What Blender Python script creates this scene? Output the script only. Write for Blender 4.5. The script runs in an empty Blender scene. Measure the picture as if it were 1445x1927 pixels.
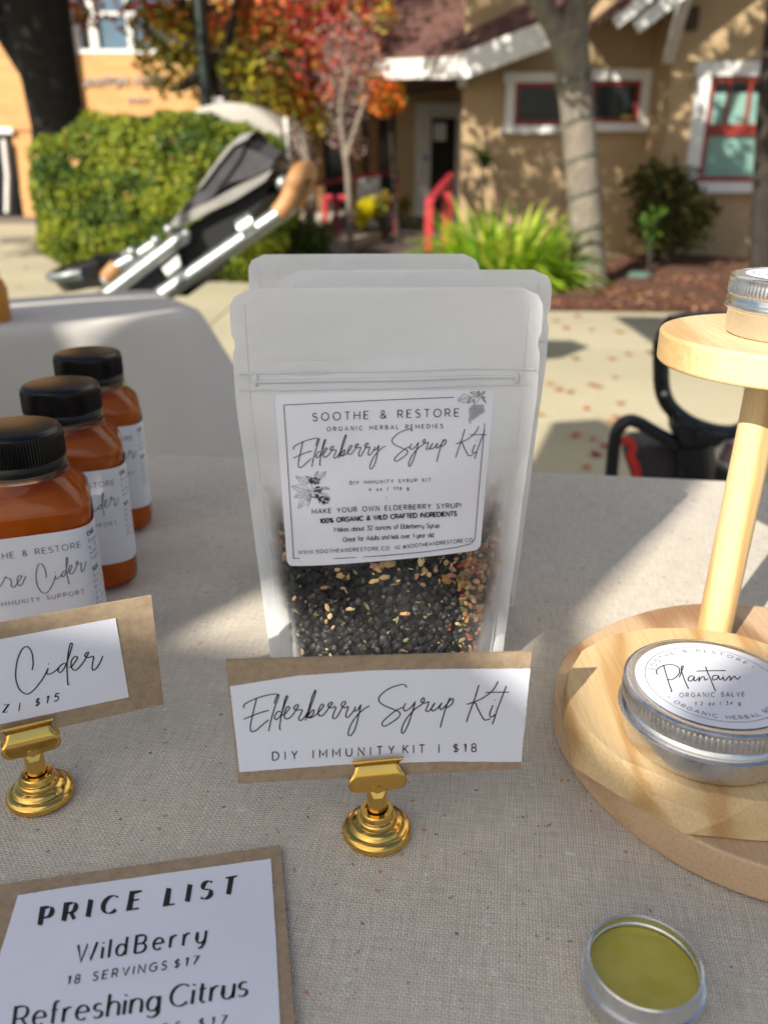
import bpy, bmesh, math, random
from mathutils import Vector, Matrix
R = math.radians
rnd = random.Random(7)
scene = bpy.context.scene
COL = scene.collection

# ------------------------------------------------------------------ camera
T = 0.75                    # table top height
ZC = T + 0.28               # lens height
PITCH = R(22.5)
FPX, CX, CY = 1600.0, 722.5, 963.5
cam_d = bpy.data.cameras.new('camera')
cam = bpy.data.objects.new('camera', cam_d); COL.objects.link(cam)
cam.location = (0, 0, ZC); cam.rotation_euler = (math.pi/2 - PITCH, 0, 0)
cam_d.sensor_fit = 'VERTICAL'; cam_d.sensor_height = 36; cam_d.sensor_width = 27
cam_d.lens = 36*FPX/1927.0
cam_d.clip_start = 0.01; cam_d.clip_end = 800
cam_d.dof.use_dof = True; cam_d.dof.focus_distance = 0.405; cam_d.dof.aperture_fstop = 8.2
scene.camera = cam

# ------------------------------------------------------------------ light
SUN_AZ = R(55); SUN_EL = R(32)          # light travels towards (cos az, sin az) on the ground
sd = Vector((math.cos(SUN_AZ)*math.cos(SUN_EL), math.sin(SUN_AZ)*math.cos(SUN_EL), -math.sin(SUN_EL)))
w = bpy.data.worlds.new('World'); scene.world = w; w.use_nodes = True
nt = w.node_tree
sky = nt.nodes.new('ShaderNodeTexSky'); sky.sky_type = 'NISHITA'; sky.sun_disc = False
sky.sun_elevation = SUN_EL
sky.sun_rotation = math.atan2(-sd.x, -sd.y)      # clockwise from +Y
sky.altitude = 20; sky.air_density = 1.0; sky.dust_density = 1.2
bg = nt.nodes['Background']; bg.inputs['Strength'].default_value = 0.078
nt.links.new(sky.outputs[0], bg.inputs['Color'])
sun_d = bpy.data.lights.new('sun', 'SUN'); sun_d.energy = 4.9; sun_d.angle = R(0.53); sun_d.color = (1.0, 0.93, 0.80)
sun = bpy.data.objects.new('sun', sun_d); COL.objects.link(sun)
sun.rotation_euler = sd.to_track_quat('-Z', 'Y').to_euler(); sun.location = (-5, -7, 8)
vs = scene.view_settings
vs.view_transform = 'Standard'; vs.look = 'None'; vs.gamma = 1; vs.use_curve_mapping = False
vs.exposure = 0.74
scene.cycles.max_bounces = 10; scene.cycles.transparent_max_bounces = 24
scene.cycles.use_denoising = True

# ------------------------------------------------------------------ pixel rays
_f = Vector((0, math.cos(PITCH), -math.sin(PITCH))); _u = Vector((0, math.sin(PITCH), math.cos(PITCH)))
CAM = Vector((0, 0, ZC))
def ray(x, y): return _f + Vector((1, 0, 0))*((x-CX)/FPX) + _u*((CY-y)/FPX)
def pz(x, y, z=T):
    d = ray(x, y); return CAM + d*((z-ZC)/d.z)
def py(x, y, Y):
    d = ray(x, y); return CAM + d*(Y/d.y)
def pp(x, y, p0, n):
    d = ray(x, y); return CAM + d*((p0-CAM).dot(n)/d.dot(n))

# ------------------------------------------------------------------ object helpers
def tag(o, label=None, cat=None, group=None, kind=None):
    if label: o['label'] = label
    if cat: o['category'] = cat
    if group: o['group'] = group
    if kind: o['kind'] = kind
    return o
def empty(name, loc, label, cat, group=None, rz=0):
    o = bpy.data.objects.new(name, None); COL.objects.link(o)
    o.location = loc; o.rotation_euler = (0, 0, rz); o.empty_display_size = 0.1
    return tag(o, label, cat, group)
def rootof(o):
    while o.parent: o = o.parent
    return o
def kids(o): return [c for c in bpy.data.objects if c.parent == o]
_children = {}
class MB:
    def __init__(s): s.v = []; s.f = []; s.c = []
    def add(s, vs, fs, col=None):
        k = len(s.v); s.v += [tuple(v) for v in vs]; s.f += [tuple(i+k for i in f) for f in fs]
        if col is not None: s.c += [col]*len(vs)
        return s
    def box(s, c, d, rot=None, taper=1.0):
        c = Vector(c); hx, hy, hz = d[0]/2, d[1]/2, d[2]/2
        vs = [Vector((sx*hx*(taper if sz > 0 else 1), sy*hy*(taper if sz > 0 else 1), sz*hz)) for sz in (-1, 1) for sy in (-1, 1) for sx in (-1, 1)]
        if rot is not None: vs = [rot @ v for v in vs]
        return s.add([v+c for v in vs], [(0,2,3,1),(4,5,7,6),(0,1,5,4),(2,6,7,3),(0,4,6,2),(1,3,7,5)])
    def bar(s, a, b, w, h, up=Vector((0,0,1))):
        a = Vector(a); b = Vector(b); t = (b-a); L = t.length; t.normalize()
        x = t.cross(up)
        if x.length < 1e-4: x = t.cross(Vector((0,1,0)))
        x.normalize(); z = x.cross(t)
        m = Matrix((x, t, z)).transposed()
        return s.box((a+b)/2, (w, L, h), m)
    def tube(s, pts, r, seg=8, cap=True, ry=None):
        pts = [Vector(p) for p in pts]; n = len(pts)
        rs = list(r) if hasattr(r, '__len__') else [r]*n
        ref = None; k = len(s.v)
        for i, p in enumerate(pts):
            t = (pts[min(i+1, n-1)] - pts[max(i-1, 0)]).normalized()
            if ref is None:
                ref = t.cross(Vector((0, 0, 1)))
                if ref.length < .1: ref = t.cross(Vector((0, 1, 0)))
            ref = (ref - t*ref.dot(t)).normalized(); b = t.cross(ref)
            for j in range(seg):
                a = 2*math.pi*j/seg
                s.v.append(tuple(p + (ref*math.cos(a) + b*math.sin(a)*(ry or 1))*rs[i]))
        for i in range(n-1):
            for j in range(seg):
                j2 = (j+1) % seg
                s.f.append((k+i*seg+j, k+i*seg+j2, k+(i+1)*seg+j2, k+(i+1)*seg+j))
        if cap:
            s.f.append(tuple(k+j for j in range(seg))[::-1]); s.f.append(tuple(k+(n-1)*seg+j for j in range(seg)))
        return s
    def lathe(s, prof, c=(0,0,0), seg=48, rfun=None):
        k = len(s.v); c = Vector(c); n = len(prof)
        for i, (r, z) in enumerate(prof):
            for j in range(seg):
                a = 2*math.pi*j/seg; rr = rfun(i, j, r) if rfun else r
                s.v.append((c.x+rr*math.cos(a), c.y+rr*math.sin(a), c.z+z))
        for i in range(n-1):
            for j in range(seg):
                j2 = (j+1) % seg
                s.f.append((k+i*seg+j, k+i*seg+j2, k+(i+1)*seg+j2, k+(i+1)*seg+j))
        if prof[0][0] > 1e-6: s.f.append(tuple(k+j for j in range(seg))[::-1])
        if prof[-1][0] > 1e-6: s.f.append(tuple(k+(n-1)*seg+j for j in range(seg)))
        return s
    def prism(s, poly, off):
        """poly: 3D points of a planar outline, extruded by off"""
        k = len(s.v); n = len(poly); off = Vector(off)
        s.v += [tuple(p) for p in poly] + [tuple(Vector(p)+off) for p in poly]
        s.f.append(tuple(k+i for i in range(n))); s.f.append(tuple(k+n+i for i in range(n))[::-1])
        for i in range(n):
            j = (i+1) % n; s.f.append((k+i, k+n+i, k+n+j, k+j))
        return s
    def sphere(s, c, r, seg=10, rings=6, sc=(1,1,1)):
        prof = []; k = len(s.v); c = Vector(c)
        for i in range(rings+1):
            a = math.pi*i/rings
            for j in range(seg):
                b = 2*math.pi*j/seg
                s.v.append((c.x+r*sc[0]*math.sin(a)*math.cos(b), c.y+r*sc[1]*math.sin(a)*math.sin(b), c.z-r*sc[2]*math.cos(a)))
        for i in range(rings):
            for j in range(seg):
                j2 = (j+1) % seg; s.f.append((k+i*seg+j, k+i*seg+j2, k+(i+1)*seg+j2, k+(i+1)*seg+j))
        return s
def build(name, mb, mat, parent=None, smooth=False, bevel=0, solid=0, subsurf=0, fixn=True):
    me = bpy.data.meshes.new(name)
    if parent is not None:
        off = rootof(parent).location.copy(); rz = rootof(parent).rotation_euler.z
    else:
        xs = [v[0] for v in mb.v]; ys = [v[1] for v in mb.v]; zs = [v[2] for v in mb.v]
        off = Vector(((min(xs)+max(xs))/2, (min(ys)+max(ys))/2, min(zs))); rz = 0
    c, sn = math.cos(-rz), math.sin(-rz)
    vs = [(v[0]-off.x, v[1]-off.y, v[2]-off.z) for v in mb.v]
    if rz: vs = [(x*c-y*sn, x*sn+y*c, z) for x, y, z in vs]
    me.from_pydata(vs, [], mb.f)
    if mb.c:
        at = me.color_attributes.new('tint', 'FLOAT_COLOR', 'POINT')
        at.data.foreach_set('color', [q for c4 in mb.c for q in (*c4[:3], 1.0)])
    if fixn and len(mb.v) < 30000:
        bm = bmesh.new(); bm.from_mesh(me); bmesh.ops.remove_doubles(bm, verts=bm.verts, dist=1e-6)
        bmesh.ops.recalc_face_normals(bm, faces=bm.faces); bm.to_mesh(me); bm.free()
    if smooth: me.shade_smooth()
    if mat: me.materials.append(mat)
    o = bpy.data.objects.new(name, me); COL.objects.link(o)
    if parent is None: o.location = off
    else: o.parent = parent
    if solid:
        m = o.modifiers.new('s', 'SOLIDIFY'); m.thickness = solid; m.offset = 0
    if bevel:
        m = o.modifiers.new('b', 'BEVEL'); m.width = bevel; m.segments = 3; m.limit_method = 'ANGLE'; m.angle_limit = R(40)
        m.harden_normals = False
    if subsurf:
        m = o.modifiers.new('u', 'SUBSURF'); m.levels = subsurf; m.render_levels = subsurf
    if smooth and not subsurf:
        try: me.set_sharp_from_angle(angle=R(38))
        except Exception: pass
    return o
def dup(root, loc, rz, label=None):
    def cp(o, par):
        c = o.copy(); COL.objects.link(c); c.parent = par
        for k in kids(o):
            if k is not c: cp(k, c)
        return c
    r = cp(root, None); r.location = loc; r.rotation_euler = (0, 0, rz)
    if label: r['label'] = label
    return r

# ------------------------------------------------------------------ materials
_m = {}
class NT:
    def __init__(s, name):
        s.m = bpy.data.materials.new(name); s.m.use_nodes = True; s.t = s.m.node_tree
        s.bs = s.t.nodes['Principled BSDF']; s.out = s.t.nodes['Material Output']
    def n(s, kind, **kw):
        nd = s.t.nodes.new('ShaderNode'+kind)
        for k, v in kw.items(): setattr(nd, k, v)
        return nd
    def l(s, a, b): s.t.links.new(a, b)
    def coord(s, scale=(1,1,1), rot=(0,0,0), kind='Object'):
        c = s.n('TexCoord'); mp = s.n('Mapping'); mp.inputs['Scale'].default_value = scale; mp.inputs['Rotation'].default_value = rot
        s.l(c.outputs[kind], mp.inputs[0]); return mp.outputs[0]
    def noise(s, vec, scale, detail=4, rough=.6, dist=0):
        nd = s.n('TexNoise'); nd.inputs['Scale'].default_value = scale; nd.inputs['Detail'].default_value = detail
        nd.inputs['Roughness'].default_value = rough; nd.inputs['Distortion'].default_value = dist
        if vec: s.l(vec, nd.inputs['Vector'])
        return nd.outputs['Fac']
    def ramp(s, fac, stops):
        nd = s.n('ValToRGB'); e = nd.color_ramp.elements
        while len(e) > 1: e.remove(e[-1])
        e[0].position = stops[0][0]; e[0].color = (*stops[0][1], 1)
        for p, c in stops[1:]:
            q = e.new(p); q.color = (*c, 1)
        s.l(fac, nd.inputs[0]); return nd.outputs[0]
    def mix(s, fac, a, b, mode='MIX'):
        nd = s.n('MixRGB', blend_type=mode)
        for i, q in ((0, fac), (1, a), (2, b)):
            if isinstance(q, (int, float)): nd.inputs[i].default_value = q
            elif isinstance(q, tuple): nd.inputs[i].default_value = (*q, 1)
            else: s.l(q, nd.inputs[i])
        return nd.outputs[0]
    def math(s, op, a, b=None, c=None):
        nd = s.n('Math', operation=op)
        for i, q in ((0, a), (1, b), (2, c)):
            if q is None: continue
            if isinstance(q, (int, float)): nd.inputs[i].default_value = q
            else: s.l(q, nd.inputs[i])
        return nd.outputs[0]
    def bump(s, h, strength=.3, dist=.001, to=None):
        b = s.n('Bump'); b.inputs['Strength'].default_value = strength; b.inputs['Distance'].default_value = dist
        s.l(h, b.inputs['Height']); s.l(b.outputs[0], (to or s.bs).inputs['Normal']); return b
    def color(s, c):
        if isinstance(c, tuple): s.bs.inputs['Base Color'].default_value = (*c, 1)
        else: s.l(c, s.bs.inputs['Base Color'])
    def rough(s, r):
        if isinstance(r, (int, float)): s.bs.inputs['Roughness'].default_value = r
        else: s.l(r, s.bs.inputs['Roughness'])
    def metal(s, v=1.0): s.bs.inputs['Metallic'].default_value = v
def plain(name, c, rough=.6, metal=0, var=.12, vs=8, bump=0, bs=60, spec=None, coat=0):
    if name in _m: return _m[name]
    t = NT(name); v = t.coord()
    n = t.noise(v, vs, 5)
    dark = tuple(max(0, q*(1-var)) for q in c); lite = tuple(min(1, q*(1+var)) for q in c)
    t.color(t.ramp(n, [(.3, dark), (.7, lite)])); t.rough(rough); t.metal(metal)
    if spec is not None: t.bs.inputs['Specular IOR Level'].default_value = spec
    if coat: t.bs.inputs['Coat Weight'].default_value = coat; t.bs.inputs['Coat Roughness'].default_value = .12
    if bump: t.bump(t.noise(v, bs, 4), bump, .002)
    _m[name] = t.m; return t.m

def linen_mat():
    t = NT('linen'); c = t.n('TexCoord'); 
    dist = t.n('TexNoise'); dist.inputs['Scale'].default_value = 90; dist.inputs['Detail'].default_value = 3
    t.l(c.outputs['Object'], dist.inputs['Vector'])
    add = t.n('VectorMath', operation='MULTIPLY_ADD'); t.l(dist.outputs['Color'], add.inputs[0]); add.inputs[1].default_value = (.0017,)*3
    t.l(c.outputs['Object'], add.inputs[2])
    sx = t.n('SeparateXYZ'); t.l(add.outputs[0], sx.inputs[0])
    P = .00124
    a = t.math('SINE', t.math('MULTIPLY', sx.outputs[0], math.pi/P)); b = t.math('SINE', t.math('MULTIPLY', sx.outputs[1], math.pi/P))
    ab = t.math('MULTIPLY', a, b)                         # over / under checker of the plain weave
    w1 = t.math('ABSOLUTE', a); w2 = t.math('ABSOLUTE', b)
    th = t.math('POWER', t.math('MULTIPLY', w1, w2), .5)    # thread edges, dark holes
    hgt = t.math('ADD', t.math('MULTIPLY', ab, .45), t.math('MULTIPLY', th, .9))
    # slubs stretched along both threads
    v1 = t.coord((60, 900, 60)); n1 = t.noise(v1, 1, 3)
    v2 = t.coord((900, 60, 60)); n2 = t.noise(v2, 1, 3)
    n3 = t.noise(c.outputs['Object'], 9, 4); 
    col = t.ramp(th, [(.05, (.44,.385,.32)), (.45, (.78,.715,.63)), (1, (.93,.87,.78))])
    col = t.mix(.7, col, t.ramp(n1, [(.3, (.72,.71,.69)), (.65, (1.0,.99,.97))]), 'MULTIPLY')
    col = t.mix(.7, col, t.ramp(n2, [(.3, (.72,.71,.70)), (.65, (1.0,.99,.98))]), 'MULTIPLY')
    col = t.mix(.6, col, t.ramp(n3, [(.3, (.82,.82,.82)), (.7, (1,.99,.97))]), 'MULTIPLY')
    for sc, thr, cc, sd_ in ((200, .745, (.10,.16,.30), 0), (190, .74, (.55,.25,.10), 3.3), (240, .735, (.09,.08,.08), 7.1), (220,.73,(.8,.79,.77),11.7)):
        vv = t.n('Mapping'); vv.inputs['Location'].default_value = (sd_, sd_*2, 0); t.l(c.outputs['Object'], vv.inputs[0])
        f = t.noise(vv.outputs[0], sc, 1)
        f = t.ramp(f, [(thr, (0,0,0)), (thr+.03, (1,1,1))])
        col = t.mix(t.math('MULTIPLY', f, .65), col, cc)
    t.color(col); t.rough(.9); t.bs.inputs['Specular IOR Level'].default_value = .2
    t.bump(hgt, .85, .0005); return t.m
M_LINEN = linen_mat()
def wood_mat(name, c1, c2, sc=1.0, rot=(0,0,0), stretch=(1,.12,1), rough=.5, bands=True):
    t = NT(name); v = t.coord(tuple(q*sc for q in stretch), rot)
    nd = t.n('TexNoise'); nd.inputs['Scale'].default_value = 26; nd.inputs['Detail'].default_value = 3; nd.inputs['Distortion'].default_value = .6
    t.l(v, nd.inputs['Vector'])
    wv = t.n('TexWave'); wv.wave_type = 'BANDS'; wv.bands_direction = 'X'; wv.inputs['Scale'].default_value = 17; wv.inputs['Distortion'].default_value = 5; wv.inputs['Detail'].default_value = 2.5; wv.inputs['Detail Scale'].default_value = 1.2
    t.l(v, wv.inputs['Vector']); rings = wv.outputs['Fac']
    fine = t.noise(t.coord(tuple(q*sc*s2 for q, s2 in zip(stretch, (14, 5, 14))), rot), 60, 4)
    mid = tuple((a*2+b)/3 for a, b in zip(c1, c2))
    col = t.ramp(rings, [(0, c1), (.5, c1), (.8, mid), (1, c2)])
    col = t.mix(.55, col, t.ramp(fine, [(.3, (.72,.66,.58)), (.62, (1,1,1))]), 'MULTIPLY')
    knot = t.noise(t.coord((1,1,1)), 38, 2)
    col = t.mix(t.ramp(knot, [(.70,(0,0,0)),(.78,(.6,.6,.6))]), col, tuple(q*.5 for q in c2))
    t.color(col); t.rough(t.ramp(fine, [(.3,(rough+.15,)*3),(.7,(rough,)*3)])); t.bump(fine, .35, .0006); return t.m
M_PINE = wood_mat('pale_pine', (.66,.48,.26), (.48,.29,.12), 1.0, (0,0,R(55)), (1,.15,1))
M_PINE2 = wood_mat('light_pine', (.72,.54,.31), (.56,.36,.16), .8, (0,0,R(65)), (1,.1,.3))
M_PINE3 = wood_mat('brown_pine', (.58,.40,.25), (.32,.18,.09), .9, (0,0,R(-80)), (1,.12,1))
M_DOWEL = wood_mat('dowel_wood', (.74,.56,.29), (.60,.38,.17), 1.2, (0,0,0), (1,1,.06))
def kraft_mat():
    t = NT('kraft_card'); v = t.coord()
    n = t.noise(v, 260, 5, .7); n2 = t.noise(t.coord((1,3,2)), 330, 3, .6, 2.5)
    col = t.ramp(n, [(.3,(.27,.195,.125)),(.7,(.40,.30,.20))])
    col = t.mix(t.ramp(n2,[(.64,(0,0,0)),(.68,(.55,.55,.55))]), col, (.16,.11,.065))
    t.color(col); t.rough(.85); t.bump(n, .2, .0004); return t.m
M_KRAFT = kraft_mat()
M_PAPER = plain('white_paper', (.72,.735,.83), .75, var=.02, vs=40, bump=.06, bs=900)
M_INK = plain('black_ink', (.012,.012,.016), .6, var=.1)
M_INKG = plain('grey_ink', (.16,.17,.19), .6, var=.1)
def metal_mat(name, c, r, bs=400, b=.06, aniso=0, var=.08):
    t = NT(name); v = t.coord(); n = t.noise(v, 35, 4)
    t.color(t.ramp(n, [(.3, tuple(q*(1-var) for q in c)), (.7, c)])); t.metal(1)
    n2 = t.noise(v, 120, 5); t.rough(t.ramp(n2, [(.35, (r*.75,)*3), (.7, (r*1.4,)*3)]))
    if b: t.bump(t.noise(v, bs, 3), b, .0004)
    return t.m
M_BRASS = metal_mat('polished_brass', (.80,.50,.13), .15, 260, .12)
M_TIN = metal_mat('brushed_tin', (.74,.74,.75), .30, 700, 0, var=.02)
M_BLACKPL = plain('black_plastic', (.012,.012,.014), .38, var=.1, bump=.1, bs=500)
M_CAP = plain('black_cap', (.003,.003,.004), .30, var=.15, vs=60, bump=.10, bs=700, spec=.42)
def film_mat():
    t = NT('frosted_film'); t.t.nodes.remove(t.bs)
    at = t.n('Attribute'); at.attribute_name = 'tint'; sp = t.n('SeparateColor'); t.l(at.outputs['Color'], sp.inputs[0])
    n = t.noise(t.coord((1,1,.4)), 30, 4)
    op = t.math('SUBTRACT', .80, t.math('MULTIPLY', sp.outputs[0], .79))
    op = t.math('ADD', op, t.math('MULTIPLY', t.math('MULTIPLY', t.math('SUBTRACT', n, .5), .12), t.math('SUBTRACT', 1, sp.outputs[0])))
    tr = t.n('BsdfTransparent'); tr.inputs[0].default_value = (.97,.97,.96,1)
    df = t.n('BsdfDiffuse'); df.inputs[0].default_value = (.93,.95,.98,1)
    tl = t.n('BsdfTranslucent'); tl.inputs[0].default_value = (.94,.95,.97,1)
    m1 = t.n('MixShader'); m1.inputs[0].default_value = .45; t.l(df.outputs[0], m1.inputs[1]); t.l(tl.outputs[0], m1.inputs[2])
    m2 = t.n('MixShader'); t.l(op, m2.inputs[0]); t.l(tr.outputs[0], m2.inputs[1]); t.l(m1.outputs[0], m2.inputs[2])
    gl = t.n('BsdfGlossy'); gl.inputs['Roughness'].default_value = .30; gl.inputs[0].default_value = (1,1,1,1)
    fr = t.n('Fresnel'); fr.inputs[0].default_value = 1.45
    b = t.n('Bump'); b.inputs['Strength'].default_value = .4; b.inputs['Distance'].default_value = .003
    nn = t.noise(t.coord((1,1,1.6)), 22, 4, .55, 1.2); t.l(nn, b.inputs['Height']); t.l(b.outputs[0], gl.inputs['Normal']); t.l(b.outputs[0], df.inputs['Normal'])
    m3 = t.n('MixShader'); t.l(t.math('MULTIPLY', fr.outputs[0], t.math('SUBTRACT', 1.5, t.math('MULTIPLY', sp.outputs[0], 1.35))), m3.inputs[0]); t.l(m2.outputs[0], m3.inputs[1]); t.l(gl.outputs[0], m3.inputs[2])
    t.l(m3.outputs[0], t.out.inputs[0]); return t.m
M_FILM = film_mat()
def pet_mat():
    t = NT('clear_plastic'); t.t.nodes.remove(t.bs)
    tr = t.n('BsdfTransparent'); tr.inputs[0].default_value = (.97,.96,.94,1)
    gl = t.n('BsdfGlossy'); gl.inputs['Roughness'].default_value = .07
    fr = t.n('Fresnel'); fr.inputs[0].default_value = 1.5
    b = t.n('Bump'); b.inputs['Strength'].default_value = .12; b.inputs['Distance'].default_value = .001
    t.l(t.noise(t.coord(), 70, 2), b.inputs['Height']); t.l(b.outputs[0], gl.inputs['Normal'])
    m = t.n('MixShader'); t.l(t.math('MULTIPLY', fr.outputs[0], .8), m.inputs[0]); t.l(tr.outputs[0], m.inputs[1]); t.l(gl.outputs[0], m.inputs[2])
    t.l(m.outputs[0], t.out.inputs[0]); return t.m
M_PET = pet_mat()
def trans_mat(name, c, fac=.4, rough=.6, var=.15, attr=False, spec=.3, vs=20):
    t = NT(name)
    if attr:
        at = t.n('Attribute'); at.attribute_name = 'tint'; col = at.outputs['Color']
    else:
        n = t.noise(t.coord(), vs, 4); col = t.ramp(n, [(.3, tuple(q*(1-var) for q in c)), (.7, tuple(min(1, q*(1+var)) for q in c))])
    t.color(col); t.rough(rough); t.bs.inputs['Specular IOR Level'].default_value = spec
    tl = t.n('BsdfTranslucent'); t.l(col, tl.inputs[0])
    m = t.n('MixShader'); m.inputs[0].default_value = fac; t.l(t.bs.outputs[0], m.inputs[1]); t.l(tl.outputs[0], m.inputs[2])
    t.l(m.outputs[0], t.out.inputs[0]); return t.m
M_LEAF = trans_mat('foliage', None, .35, .5, attr=True)
M_TENT = trans_mat('white_canopy_fabric', (.93,.90,.86), .72, .8, var=.04)
M_CIDER = trans_mat('amber_cider', (.85,.27,.012), .6, .20, var=.22, vs=22)
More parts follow.
